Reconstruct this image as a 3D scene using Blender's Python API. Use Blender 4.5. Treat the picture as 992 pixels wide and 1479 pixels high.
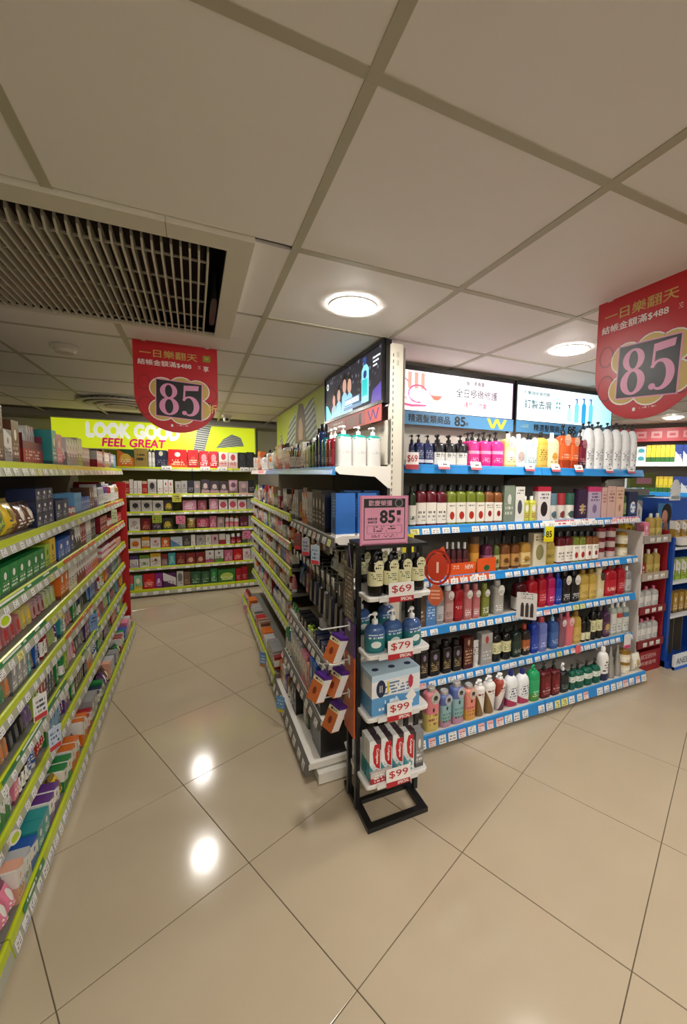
import bpy, math, random
from mathutils import Vector, Matrix

for o in list(bpy.data.objects):
    bpy.data.objects.remove(o)
scene = bpy.context.scene
COL = scene.collection
PI = math.pi

# ------------------------------------------------------------------ camera
EYE = Vector((0.0, 0.0, 1.518))
YAW, PITCH, ROLL, FPX, PPX = 0.4355, -0.0883, 0.0126, 590.53, 555.25
fwd0 = Vector((math.sin(YAW), math.cos(YAW), 0)); rt0 = Vector((math.cos(YAW), -math.sin(YAW), 0))
fw = fwd0 * math.cos(PITCH) + Vector((0, 0, 1)) * math.sin(PITCH)
up0 = rt0.cross(fw)
rt = rt0 * math.cos(ROLL) + up0 * math.sin(ROLL)
up = rt.cross(fw)
cam_d = bpy.data.cameras.new('camera')
cam_d.sensor_fit = 'HORIZONTAL'; cam_d.sensor_width = 36.0
cam_d.lens = FPX / 992 * 36.0
cam_d.shift_x = -(PPX - 496) / 992
cam_d.clip_start = 0.02; cam_d.clip_end = 60
cam = bpy.data.objects.new('camera', cam_d)
m = Matrix((rt, up, -fw)).transposed().to_4x4(); m.translation = EYE
cam.matrix_world = m
COL.objects.link(cam); scene.camera = cam

# ------------------------------------------------------------------ world, exposure
w = bpy.data.worlds.new('world'); scene.world = w; w.use_nodes = True
w.node_tree.nodes['Background'].inputs[0].default_value = (1, .96, .9, 1)
w.node_tree.nodes['Background'].inputs[1].default_value = 0.25
vs = scene.view_settings
vs.view_transform = 'Standard'; vs.look = 'None'; vs.exposure = EXPOSURE = 0.0; vs.gamma = 1; vs.use_curve_mapping = False
LAMP = 185.0            # radiance of a downlight diffuser
LAMP_COL = (1.0, .95, .89)
HC = 2.1975            # ceiling height
random.seed(7)

# ------------------------------------------------------------------ materials
def lin(c):
    if isinstance(c, str):
        c = tuple(int(c[i:i + 2], 16) / 255 for i in (0, 2, 4))
        return tuple(((v + .055) / 1.055) ** 2.4 if v > .04045 else v / 12.92 for v in c) + (1,)
    return tuple(c)[:3] + (1,)

_M = {}
def mat(col, rough=.45, metal=0., emit=0., trans=0., spec=.5, coat=0.):
    k = (col, rough, metal, emit, trans, spec, coat)
    if k in _M: return _M[k]
    m = bpy.data.materials.new('plain'); m.use_nodes = True
    b = m.node_tree.nodes['Principled BSDF']
    b.inputs['Base Color'].default_value = lin(col)
    b.inputs['Roughness'].default_value = rough
    b.inputs['Metallic'].default_value = metal
    b.inputs['Specular IOR Level'].default_value = spec
    if coat: b.inputs['Coat Weight'].default_value = coat
    if trans: b.inputs['Transmission Weight'].default_value = trans; b.inputs['IOR'].default_value = 1.25
    if emit:
        b.inputs['Emission Color'].default_value = lin(col); b.inputs['Emission Strength'].default_value = emit
    _M[k] = m
    return m

class NT:
    """small helper around a node tree"""
    def __init__(s, nt): s.nt = nt
    def n(s, t, **kw):
        x = s.nt.nodes.new(t)
        for k, v in kw.items(): setattr(x, k, v)
        return x
    def put(s, inp, v):
        if hasattr(v, 'is_output') or isinstance(v, bpy.types.NodeSocket): s.nt.links.new(v, inp)
        else: inp.default_value = v
    def math(s, op, a, b=None, c=None):
        x = s.n('ShaderNodeMath', operation=op); s.put(x.inputs[0], a)
        if b is not None: s.put(x.inputs[1], b)
        if c is not None: s.put(x.inputs[2], c)
        return x.outputs[0]
    def mix(s, f, a, b):
        x = s.n('ShaderNodeMix', data_type='RGBA'); s.put(x.inputs[0], f); s.put(x.inputs[6], a); s.put(x.inputs[7], b)
        return x.outputs[2]

def _print_group():
    """flat packaging print: two bands, an oval emblem and rows of small type"""
    g = bpy.data.node_groups.new('pack_print', 'ShaderNodeTree')
    I = g.interface
    for nm in ('Base', 'Low', 'High', 'Emblem', 'Type'): I.new_socket(nm, in_out='INPUT', socket_type='NodeSocketColor')
    for nm in ('LowEdge', 'HighEdge', 'EmblemZ', 'EmblemR', 'Rows', 'TypeLow', 'TypeHigh', 'Seed', 'Slant'): I.new_socket(nm, in_out='INPUT', socket_type='NodeSocketFloat')
    I.new_socket('Color', in_out='OUTPUT', socket_type='NodeSocketColor')
    t = NT(g); gi = t.n('NodeGroupInput'); go = t.n('NodeGroupOutput'); S = gi.outputs
    tc = t.n('ShaderNodeTexCoord'); sp = t.n('ShaderNodeSeparateXYZ'); g.links.new(tc.outputs['Generated'], sp.inputs[0])
    x, y, z = sp.outputs[0], sp.outputs[1], sp.outputs[2]
    u = x
    zs = t.math('MULTIPLY_ADD', t.math('SUBTRACT', x, .5), S['Slant'], z)
    c = t.mix(t.math('LESS_THAN', zs, S['LowEdge']), S['Base'], S['Low'])
    c = t.mix(t.math('GREATER_THAN', zs, S['HighEdge']), c, S['High'])
    dx = t.math('MULTIPLY', t.math('SUBTRACT', u, .5), .8)
    dz = t.math('SUBTRACT', z, S['EmblemZ'])
    r = t.math('SQRT', t.math('ADD', t.math('MULTIPLY', dx, dx), t.math('MULTIPLY', dz, dz)))
    c = t.mix(t.math('LESS_THAN', r, S['EmblemR']), c, S['Emblem'])
    row = t.math('MULTIPLY', z, S['Rows']); fl = t.math('FLOOR', row); fr = t.math('FRACT', row)
    cb = t.n('ShaderNodeCombineXYZ')
    g.links.new(t.math('MULTIPLY', t.math('ADD', u, y), 14.), cb.inputs[0]); g.links.new(t.math('MULTIPLY', fl, 7.3), cb.inputs[1]); g.links.new(S['Seed'], cb.inputs[2])
    nz = t.n('ShaderNodeTexNoise'); nz.inputs['Scale'].default_value = 1.0; nz.inputs['Detail'].default_value = 1.0
    g.links.new(cb.outputs[0], nz.inputs['Vector'])
    k = t.math('MULTIPLY', t.math('GREATER_THAN', nz.outputs[0], .5), t.math('GREATER_THAN', fr, .45))
    k = t.math('MULTIPLY', k, t.math('LESS_THAN', t.math('ABSOLUTE', t.math('SUBTRACT', u, .5)), .36))
    k = t.math('MULTIPLY', k, t.math('MULTIPLY', t.math('GREATER_THAN', z, S['TypeLow']), t.math('LESS_THAN', z, S['TypeHigh'])))
    c = t.mix(k, c, S['Type'])
    g.links.new(c, go.inputs[0])
    return g
PG = _print_group()

_P = {}
def pmat(base, low=None, high=None, emblem=None, typ='333333', le=None, he=None, ez=.62, er=None, rows=9, tl=.12, th=.45, slant=0., rough=.35, seed=None, metal=0.):
    """packaging material; colours are hex strings"""
    k = (base, low, high, emblem, typ, le, he, ez, er, rows, tl, th, slant, rough, seed, metal)
    if k in _P: return _P[k]
    m = bpy.data.materials.new('pack_print'); m.use_nodes = True; nt = m.node_tree
    b = nt.nodes['Principled BSDF']
    g = nt.nodes.new('ShaderNodeGroup'); g.node_tree = PG
    def C(nm, v): g.inputs[nm].default_value = lin(v)
    C('Base', base); C('Low', low or base); C('High', high or base); C('Emblem', emblem or base); C('Type', typ)
    g.inputs['LowEdge'].default_value = (le if le is not None else .25) if low else -9
    g.inputs['HighEdge'].default_value = (he if he is not None else .8) if high else 9
    g.inputs['EmblemZ'].default_value = ez
    g.inputs['EmblemR'].default_value = (er if er is not None else .17) if emblem else -1
    g.inputs['Rows'].default_value = rows; g.inputs['TypeLow'].default_value = tl; g.inputs['TypeHigh'].default_value = th
    g.inputs['Seed'].default_value = seed if seed is not None else (hash((base, low, high)) % 97) * .37 if False else len(_P) * .73
    g.inputs['Slant'].default_value = slant
    nt.links.new(g.outputs[0], b.inputs['Base Color'])
    b.inputs['Roughness'].default_value = rough; b.inputs['Metallic'].default_value = metal
    _P[k] = m
    return m

def noise_mat(c1, c2, scale=6., rough=(.1, .2), bump=0., detail=6., coat=0.):
    m = bpy.data.materials.new('surface'); m.use_nodes = True; t = NT(m.node_tree); b = m.node_tree.nodes['Principled BSDF']
    tc = t.n('ShaderNodeTexCoord'); nz = t.n('ShaderNodeTexNoise'); nz.inputs['Scale'].default_value = scale; nz.inputs['Detail'].default_value = detail
    gm = t.n('ShaderNodeNewGeometry')
    m.node_tree.links.new(gm.outputs['Position'], nz.inputs['Vector'])
    m.node_tree.links.new(t.mix(nz.outputs[0], lin(c1), lin(c2)), b.inputs['Base Color'])
    mr = t.n('ShaderNodeMapRange'); mr.inputs[3].default_value, mr.inputs[4].default_value = rough
    m.node_tree.links.new(nz.outputs[0], mr.inputs[0]); m.node_tree.links.new(mr.outputs[0], b.inputs['Roughness'])
    if bump:
        n2 = t.n('ShaderNodeTexNoise'); n2.inputs['Scale'].default_value = 90; m.node_tree.links.new(gm.outputs['Position'], n2.inputs['Vector'])
        bp = t.n('ShaderNodeBump'); bp.inputs['Strength'].default_value = bump; bp.inputs['Distance'].default_value = .002
        m.node_tree.links.new(n2.outputs[0], bp.inputs['Height']); m.node_tree.links.new(bp.outputs[0], b.inputs['Normal'])
    if coat: b.inputs['Coat Weight'].default_value = coat
    return m

# ------------------------------------------------------------------ mesh helpers
class MB:
    def __init__(s): s.v = []; s.f = []
    def add(s, vs, fs):
        n = len(s.v); s.v += vs; s.f += [tuple(i + n for i in f) for f in fs]; return s
    def box(s, x0, x1, y0, y1, z0, z1):
        return s.add([(x0, y0, z0), (x1, y0, z0), (x1, y1, z0), (x0, y1, z0), (x0, y0, z1), (x1, y0, z1), (x1, y1, z1), (x0, y1, z1)],
                     [(0, 3, 2, 1), (4, 5, 6, 7), (0, 1, 5, 4), (1, 2, 6, 5), (2, 3, 7, 6), (3, 0, 4, 7)])
    def loft(s, rings, seg=16, cx=0, cy=0):
        """rings: (z, rx, ry, n) superellipse sections, closed at both ends"""
        vs, fs = [], []
        for z, rx, ry, n in rings:
            for i in range(seg):
                a = 2 * PI * (i + .5) / seg; c, q = math.cos(a), math.sin(a)
                vs.append((cx + rx * math.copysign(abs(c) ** (2 / n), c), cy + ry * math.copysign(abs(q) ** (2 / n), q), z))
        for k in range(len(rings) - 1):
            for i in range(seg):
                j = (i + 1) % seg; fs.append((k * seg + i, k * seg + j, (k + 1) * seg + j, (k + 1) * seg + i))
        fs.append(tuple(range(seg - 1, -1, -1))); e = (len(rings) - 1) * seg; fs.append(tuple(range(e, e + seg)))
        return s.add(vs, fs)
    def poly(s, pts, y0, y1):
        """outline in x,z (counter-clockwise seen from -y) extruded from y0 (front) to y1"""
        n = len(pts)
        vs = [(x, y0, z) for x, z in pts] + [(x, y1, z) for x, z in pts]
        return s.add(vs, [tuple(range(n)), tuple(range(2 * n - 1, n - 1, -1))] + [(i, i + n, (i + 1) % n + n, (i + 1) % n) for i in range(n)])
    def strip(s, outer, inner, y0, y1, closed=False):
        """flat band between two outlines (x,z)"""
        n = len(outer); rng = n if closed else n - 1
        for i in range(rng):
            j = (i + 1) % n
            s.poly([outer[i], inner[i], inner[j], outer[j]], y0, y1)
        return s
    def tube(s, pts, r, seg=8):
        pts = [Vector(p) for p in pts]; vs, fs = [], []
        for k, p in enumerate(pts):
            d = (pts[min(k + 1, len(pts) - 1)] - pts[max(k - 1, 0)]).normalized()
            a = d.orthogonal().normalized() if k == 0 else (a - d * a.dot(d)).normalized()
            b = d.cross(a)
            for i in range(seg):
                t = 2 * PI * i / seg; q = p + a * (r * math.cos(t)) + b * (r * math.sin(t)); vs.append(tuple(q))
        for k in range(len(pts) - 1):
            for i in range(seg):
                j = (i + 1) % seg; fs.append((k * seg + i, k * seg + j, (k + 1) * seg + j, (k + 1) * seg + i))
        fs.append(tuple(range(seg - 1, -1, -1))); e = (len(pts) - 1) * seg; fs.append(tuple(range(e, e + seg)))
        return s.add(vs, fs)
    def mesh(s, material, smooth=False, name='mesh'):
        me = bpy.data.meshes.new(name); me.from_pydata(s.v, [], s.f); me.materials.append(material)
        if smooth: me.shade_smooth(); me.set_sharp_from_angle(angle=math.radians(38))
        return me

def obj(name, me, parent=None, loc=(0, 0, 0), rz=0., rot=None):
    o = bpy.data.objects.new(name, me); COL.objects.link(o)
    o.location = loc
    o.rotation_euler = rot if rot else (0, 0, rz)
    if parent is not None: o.parent = parent
    return o
def build(name, mb, material, parent=None, loc=(0, 0, 0), rz=0., smooth=False, rot=None):
    return obj(name, mb.mesh(material, smooth, name), parent, loc, rz, rot)
def tag(o, label=None, cat=None, group=None, kind=None):
    if label: o['label'] = label
    if cat: o['category'] = cat
    if group: o['group'] = group
    if kind: o['kind'] = kind
    return o
def empty(name, loc=(0, 0, 0), rz=0.):
    o = bpy.data.objects.new(name, None); COL.objects.link(o); o.location = loc; o.rotation_euler = (0, 0, rz); o.empty_display_size = .05
    return o
def BX(x0, x1, y0, y1, z0, z1): return MB().box(x0, x1, y0, y1, z0, z1)

_T = {}
def text_mesh(body, bold=0.):
    k = (body, bold)
    if k not in _T:
        c = bpy.data.curves.new('lettering', 'FONT'); c.body = body; c.size = 1.; c.resolution_u = 3; c.fill_mode = 'FRONT'
        ts = bpy.data.scenes.get('type_setting') or bpy.data.scenes.new('type_setting')
        o = bpy.data.objects.new('lettering', c); ts.collection.objects.link(o)
        vl = ts.view_layers[0]; vl.update(); me = bpy.data.meshes.new_from_object(o.evaluated_get(vl.depsgraph))
        bpy.data.objects.remove(o)
        if bold:   # heavier weight: the outline set over itself a few times, a hair apart
            v0 = [tuple(v.co) for v in me.vertices]; f0 = [tuple(f.vertices) for f in me.polygons]; V, F = [], []
            for k_, (dx, dy) in enumerate(((0, 0), (bold, 0), (-bold, 0), (0, bold), (0, -bold))):
                F += [tuple(i + len(V) for i in f) for f in f0]; V += [(x + dx, y + dy, k_ * 1e-3) for x, y, z in v0]
            me = bpy.data.meshes.new('lettering'); me.from_pydata(V, [], F)
        xs = [v.co.x for v in me.vertices]; ys = [v.co.y for v in me.vertices]
        _T[k] = (me, min(xs), max(xs), min(ys), max(ys))
    return _T[k]
def lettering(parent, body, cx, cz, w, h, material, y=-.002, bold=0., name='lettering', skew=0.):
    """writing that fills a w x h box centred at cx,cz on a panel facing -y"""
    me, x0, x1, y0, y1 = text_mesh(body, bold)
    me = me.copy(); sx, sy = w / (x1 - x0), h / (y1 - y0)
    for v in me.vertices:
        X = (v.co.x - (x0 + x1) / 2) * sx; Z = (v.co.y - (y0 + y1) / 2) * sy
        v.co = (cx + X + skew * Z, y - v.co.z * .05, cz + Z)
    me.materials.clear(); me.materials.append(material)
    return obj(name, me, parent)
def small_print(parent, x0, x1, z0, z1, bg, fg, rows, y, seed=1.):
    """type too small to read: rows of broken dashes"""
    return build('small_print', MB().poly(rect(x0, x1, z0, z1), y, y + .0004), pmat(bg, typ=fg, rows=rows, tl=0., th=1.), parent)
def ellipse(cx, cz, rx, rz, n=24, a0=0., a1=2 * PI):
    full = abs(a1 - a0 - 2 * PI) < 1e-6
    return [(cx + rx * math.cos(a0 + (a1 - a0) * i / (n if full else n - 1)), cz + rz * math.sin(a0 + (a1 - a0) * i / (n if full else n - 1))) for i in range(n)]
def rect(x0, x1, z0, z1): return [(x0, z0), (x1, z0), (x1, z1), (x0, z1)]
def rrect(x0, x1, z0, z1, r, n=5):
    p = []
    for cx, cz, a in ((x1 - r, z1 - r, 0), (x0 + r, z1 - r, PI / 2), (x0 + r, z0 + r, PI), (x1 - r, z0 + r, 1.5 * PI)):
        p += [(cx + r * math.cos(a + PI / 2 * i / n), cz + r * math.sin(a + PI / 2 * i / n)) for i in range(n + 1)]
    return p
# ================================================================== the room
RX0, RX1, RY0, RY1 = -2.4, 7.4, -2.2, 6.3
M_tile = noise_mat('b3a38a', 'bcad94', 3.0, (.10, .16), detail=5)
M_grout = mat('5c5140', .9)
M_ceil = noise_mat('efe9e3', 'f4efea', 2.5, (.55, .65), bump=.06)
M_tbar = mat('b9b29c', .5)
M_wall = noise_mat('d9d4c8', 'dfdbd0', 1.5, (.6, .7))

floor = tag(build('floor', BX(RX0, RX1, RY0, RY1, -.1, -.002), M_grout), 'polished beige porcelain tile floor laid diagonally to the shelves', 'floor', kind='structure')
FA = 0.4155; fc, fs = math.cos(FA), math.sin(FA); TS = .6; TH = TS / 2 - .0016
tile_me = MB().add([(-TH, -TH, -.02), (TH, -TH, -.02), (TH, TH, -.02), (-TH, TH, -.02), (-TH, -TH, -.0008), (TH, -TH, -.0008), (TH, TH, -.0008), (-TH, TH, -.0008),
                    (-TH + .001, -TH + .001, 0), (TH - .001, -TH + .001, 0), (TH - .001, TH - .001, 0), (-TH + .001, TH - .001, 0)],
                   [(8, 9, 10, 11), (4, 5, 9, 8), (5, 6, 10, 9), (6, 7, 11, 10), (7, 4, 8, 11), (0, 1, 5, 4), (1, 2, 6, 5), (2, 3, 7, 6), (3, 0, 4, 7)]).mesh(M_tile)
for i in range(-14, 18):
    for j in range(-16, 14):
        x = .39852 + ((i + .5) * fc - (j + .5) * fs) * TS; y = 1.00638 + ((i + .5) * fs + (j + .5) * fc) * TS
        if -1.1 < x < 6.0 and .2 < y < 6.0:
            obj('floor_tile', tile_me, floor, (x, y, 0), FA)

ceiling = tag(build('ceiling', BX(RX0, RX1, RY0, RY1, HC + .2, HC + .25), mat('b9b2a4', .8)), 'white suspended tile ceiling with grey metal grid', 'ceiling', kind='structure')
CX0, CY0 = .29676, .70134
pan = MB()
e, e2 = .3 - .012, .3 - .009
pan.add([(-e2, -e2, .004), (e2, -e2, .004), (e2, e2, .004), (-e2, e2, .004), (-e, -e, .0), (e, -e, .0), (e, e, .0), (-e, e, .0), (-e2, -e2, .015), (e2, -e2, .015), (e2, e2, .015), (-e2, e2, .015)],
        [(4, 7, 6, 5), (0, 4, 5, 1), (1, 5, 6, 2), (2, 6, 7, 3), (3, 7, 4, 0), (8, 9, 10, 11), (0, 1, 9, 8), (1, 2, 10, 9), (2, 3, 11, 10), (3, 0, 8, 11)])
pan_me = pan.mesh(M_ceil)
AC = (-.765, .178, 1.294, 2.236)
rj = random.Random(3)
for i in range(-4, 11):
    for j in range(-4, 9):
        x, y = CX0 + (i + .5) * .6, CY0 + (j + .5) * .6
        if not (RX0 < x - .3 and x + .3 < RX1 and RY0 < y - .3 and y + .3 < 6.1): continue
        if x > AC[0] and x < AC[1] and y > AC[2] and y < AC[3]: continue
        obj('ceiling_panel', pan_me, ceiling, (x, y, HC + .001 + rj.random() * .002))
for a_, b_, c_, d_ in ((AC[1] + .001, .285, 1.315, 1.889), (AC[1] + .001, .285, 1.913, AC[3]), (-.29, .285, AC[3] + .001, 2.489), (-.89, -.315, AC[3] + .001, 2.489), (-.89, AC[0] - .001, 1.315, 1.889), (-.89, AC[0] - .001, 1.913, AC[3])):
    build('ceiling_panel', BX(a_, b_, c_, d_, HC + .001, HC + .012), M_ceil, ceiling)
build('ceiling_runner', BX(-.315, -.291, AC[3] + .001, 2.501, HC - .001, HC + .003), M_tbar, ceiling)
bar_m = BX(-.012, .012, -4, 4, -.001, .003)
cross_me = BX(-.288, .288, -.012, .012, -.0006, .003).mesh(M_tbar)
def hid(x, y): return AC[0] - .02 < x < AC[1] and AC[2] < y < AC[3]
run_me = BX(-.012, .012, -.3, .3, -.001, .003).mesh(M_tbar)
for i in range(-4, 12):
    for j in range(-4, 9):
        x, y = CX0 + i * .6, CY0 + j * .6
        if x < RX0 or x > RX1 or y < RY0 or y > 6: continue
        if not hid(x, y + .3): obj('ceiling_runner', run_me, ceiling, (x, y + .3, HC))
        if hid(x + .3, y):
            if x < -.0: continue
            build('ceiling_cross_tee', BX(AC[1] + .001, .285, y - .012, y + .012, HC - .0006, HC + .003), M_tbar, ceiling)
        else: obj('ceiling_cross_tee', cross_me, ceiling, (x + .3, y, HC))
for nm, b in {'wall_back': (RX0, RX1, RY1, RY1 + .1, 0, 2.4), 'wall_front': (RX0, RX1, RY0 - .1, RY0, 0, 2.4), 'wall_left': (RX0 - .1, RX0, RY0, RY1, 0, 2.4), 'wall_right': (RX1, RX1 + .1, RY0, RY1, 0, 2.4)}.items():
    tag(build(nm, BX(*b), M_wall), 'plain off-white shop wall, ' + nm.split('_')[1] + ' side', 'wall', kind='structure')
# lowered soffit where the ceiling meets the back shelving
tag(build('trim_1', BX(-2.3, 1.35, 5.86, 6.28, 2.15, HC + .02), mat('9a968c', .7)), 'grey soffit strip above the back shelving', 'trim', kind='structure')

# ------------------------------------------------------------------ downlights
ring = MB(); n = 40
def ring_mesh(r0, r1, z0, z1):
    vs, fs = [], []
    for i in range(n):
        a = 2 * PI * i / n; c, q = math.cos(a), math.sin(a)
        vs += [(r1 * c, r1 * q, z0 + .006), (r1 * .97 * c, r1 * .97 * q, z0), (r0 * c, r0 * q, z0 + .001), (r0 * .98 * c, r0 * .98 * q, z1)]
    for i in range(n):
        j = (i + 1) % n
        for k in range(3): fs.append((i * 4 + k, i * 4 + k + 1, j * 4 + k + 1, j * 4 + k))
    return MB().add(vs, fs)
ring_me = ring_mesh(.083, .1, -.004, .004).mesh(mat('f2efe6', .35), True)
disc_me = MB().loft([(-.012, .05, .05, 2), (-.008, .07, .07, 2), (-.001, .083, .083, 2), (.002, .083, .083, 2)], n)
m_lamp = bpy.data.materials.new('lamp_diffuser'); m_lamp.use_nodes = True
b = m_lamp.node_tree.nodes['Principled BSDF']; b.inputs['Base Color'].default_value = (.9, .9, .9, 1); b.inputs['Emission Color'].default_value = LAMP_COL + (1,); b.inputs['Emission Strength'].default_value = LAMP
disc_me = disc_me.mesh(m_lamp)
LIGHTS = [(.599, 1.611, 'round recessed ceiling downlight above the corner shelf post'), (1.828, 1.62, 'round recessed ceiling downlight in front of the blue shelving light boxes'),
          (4.803, 2.819, 'round recessed ceiling downlight far off at the right, before the red header'),
          (0., 4.06, 'round recessed ceiling downlight halfway down the aisle'), (0., 5.34, 'round recessed ceiling downlight just before the back shelving'),
          (3.05, .4, 'round recessed ceiling downlight over the open floor'), (.6, -.9, 'round recessed ceiling downlight behind the viewer'), (1.83, -.6, 'round recessed ceiling downlight added out of view on the open side'),  # lamps behind the viewer are unseen additions that brighten front faces
          (.15, -.9, 'round recessed ceiling downlight added unseen over the near end of the aisle'), (0., -1.6, 'round recessed ceiling downlight added unseen farthest behind the viewer'), (1.2, -1.7, 'round recessed ceiling downlight added unseen far behind the viewer, middle'), (2.6, -.9, 'round recessed ceiling downlight added unseen far behind the viewer, open side'), (1.83, 3.6, 'round recessed ceiling downlight behind the blue shelving'),  # near-end and behind-viewer lamps likewise added out of view for frontal light
          (3.6, 3.6, 'round recessed ceiling downlight deep in the shop'), (5.4, .6, 'round recessed ceiling downlight at the far open side')]
for x, y, lb in LIGHTS:
    t = tag(empty('downlight', (x, y, HC - .002)), lb, 'ceiling light', 'recessed downlights')
    obj('trim_ring', ring_me, t); obj('diffuser', disc_me, t)

# ------------------------------------------------------------------ air conditioner cassette
ac = tag(empty('ceiling_air_conditioner', (0, 0, HC)), 'square ceiling air conditioner cassette with pale slatted grille', 'air conditioner')
M_ac = mat('dcd6c6', .5); x0, x1, y0, y1 = AC; i0, i1, j0, j1 = -.70, .107, 1.372, 2.212
fr = MB()
fr.box(x0, x1, y0, j0, -.014, .03).box(x0, x1, j1, y1, -.014, .03).box(x0, i0, j0, j1, -.014, .03).box(i1, x1, j0, j1, -.014, .03)
build('frame', fr, M_ac, ac)
build('frame_joint', BX(-.053, -.0515, y0, j0, -.0146, .0), mat('6f695c', .7), ac)
build('cavity', MB().box(i0, i1, j0, j1, .16, .17).box(i0 - .005, i0, j0, j1, 0, .17).box(i1, i1 + .005, j0, j1, 0, .17).box(i0, i1, j0 - .005, j0, 0, .17).box(i0, i1, j1, j1 + .005, 0, .17), mat('050506', .7), ac)
build('filter', BX(i0 + .01, .05, 1.5, j1 - .01, .06, .065), mat('3a2a26', .9), ac)
build('motor_cover', MB().loft([(0, .012, .16, 4), (.1, .014, .17, 4)], 12, .09, 1.95), mat('23282c', .4), ac, smooth=True)
sl = MB().add([(-.003, 1.462, .012), (.003, 1.462, .012), (.003, 1.49, -.012), (-.003, 1.49, -.012), (-.003, 2.205, -.012), (.003, 2.205, -.012), (.003, 2.205, .012), (-.003, 2.205, .012), (-.003, 1.462, .03), (.003, 1.462, .03), (.003, 2.205, .03), (-.003, 2.205, .03)],
              [(0, 3, 2, 1), (3, 4, 5, 2), (4, 7, 6, 5), (0, 8, 11, 7), (0, 7, 4, 3), (1, 2, 5, 6), (1, 6, 10, 9), (0, 1, 9, 8), (7, 11, 10, 6), (8, 9, 10, 11)])
sl_me = sl.mesh(mat('cfc8b6', .5))
for k in range(29):
    obj('slat', sl_me, ac, (.058 - k * .0259, 0, 0))
for yy in (1.52, 1.69, 1.86, 2.03, 2.19):
    build('cross_rod', BX(i0, .058, yy - .003, yy + .003, .004, .01), mat('bdb6a5', .5), ac)
# smoke detector, round diffuser, camera
t = tag(empty('smoke_detector', (-.62, 2.82, HC)), 'round white smoke detector on the ceiling tile', 'smoke detector')
build('base', MB().loft([(-.016, .062, .062, 2), (-.012, .068, .068, 2), (0, .068, .068, 2)], 28), mat('d8d0c2', .5), t, smooth=True)
build('sensor_head', MB().loft([(-.038, .03, .03, 2), (-.034, .044, .044, 2), (-.016, .052, .052, 2)], 28), mat('cfc7b8', .5), t, smooth=True)
t = tag(empty('ceiling_diffuser', (-.62, 4.72, HC)), 'round white ceiling air diffuser with concentric rings', 'air diffuser')
for r, z in ((.36, 0), (.28, -.008), (.2, -.016), (.12, -.022)):
    mb = ring_mesh(r - .055, r, z - .03, z - .002); build('diffuser_ring', mb, mat('cdc8b8', .5), t, smooth=True)
build('center_cap', MB().loft([(-.05, .06, .06, 2), (-.04, .065, .065, 2)], 24), mat('c9c3b2', .5), t)
build('throat', MB().loft([(-.008, .3, .3, 2), (-.002, .3, .3, 2)], 32), mat('4a4a46', .8), t)
t = tag(empty('security_camera', (.365, 5.2, HC)), 'small white security camera with dark dome on the ceiling', 'camera')
build('mount', MB().loft([(-.02, .05, .05, 2), (0, .055, .055, 2)], 20), mat('d9d4c6', .4), t, smooth=True)
build('housing', MB().loft([(-.075, .02, .02, 2), (-.07, .034, .034, 2), (-.045, .042, .042, 2), (-.018, .036, .036, 2)], 20), mat('cfcabd', .4), t, smooth=True)
build('lens', MB().loft([(-.012, .016, .016, 2), (.012, .016, .016, 2)], 16), mat('0b0b0d', .15), t, (0, -.04, -.05), rot=(PI / 2, 0, 0))
# ================================================================== shelving
def prism(profile, x0, x1):
    """profile of (y,z) points, counter-clockwise seen from +x, swept along x"""
    n = len(profile)
    vs = [(x0, y, z) for y, z in profile] + [(x1, y, z) for y, z in profile]
    return MB().add(vs, [tuple(range(n - 1, -1, -1)), tuple(range(n, 2 * n))] + [(i, (i + 1) % n, (i + 1) % n + n, i + n) for i in range(n)])
M_shelf = mat('cfcac0', .45); M_lime_shelf = mat('726f66', .5); M_white = mat('e6e2d8', .4); M_cream = mat('d8d2c2', .5)
RAIL = {'lime': mat('b8c81e', .25), 'blue': mat('2487cf', .3), 'silver': mat('5c5a56', .35), 'white': mat('e2e0da', .35)}
TAGM = [pmat('f0efec', typ='3a3a3a', low='d8d8d8', le=.3, rows=4, tl=.05, th=.95), pmat('eceae6', typ='222222', rows=3, tl=.1, th=.95), pmat('f3f1ee', typ='555566', low='c9cdd6', le=.4, rows=4, tl=.1, th=.9)]
TAGPINK = pmat('f0dcd8', typ='a03030', high='eab8b4', he=.6, rows=4, tl=.05, th=.9)
TAGYEL = pmat('e6e08a', typ='444444', rows=4, tl=.1, th=.9)
STRIP = {'green': pmat('2b7d4e', typ='e8e8d8', rows=1, tl=.1, th=.95), 'orange': pmat('d05a30', typ='f4e6d8', rows=1, tl=.1, th=.95), 'pink': pmat('e7a4b0', typ='c23a5a', rows=2, tl=.1, th=.95), 'white': pmat('eeebe6', typ='d04a62', rows=2, tl=.1, th=.95)}
_tagm = {}
def tag_mesh(w, h, m):
    k = (round(w, 3), h, m.name)
    if k not in _tagm: _tagm[k] = BX(-w / 2, w / 2, -.0012, 0, -h / 2, h / 2).mesh(m)
    return _tagm[k]
rs = random.Random(11)
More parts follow.
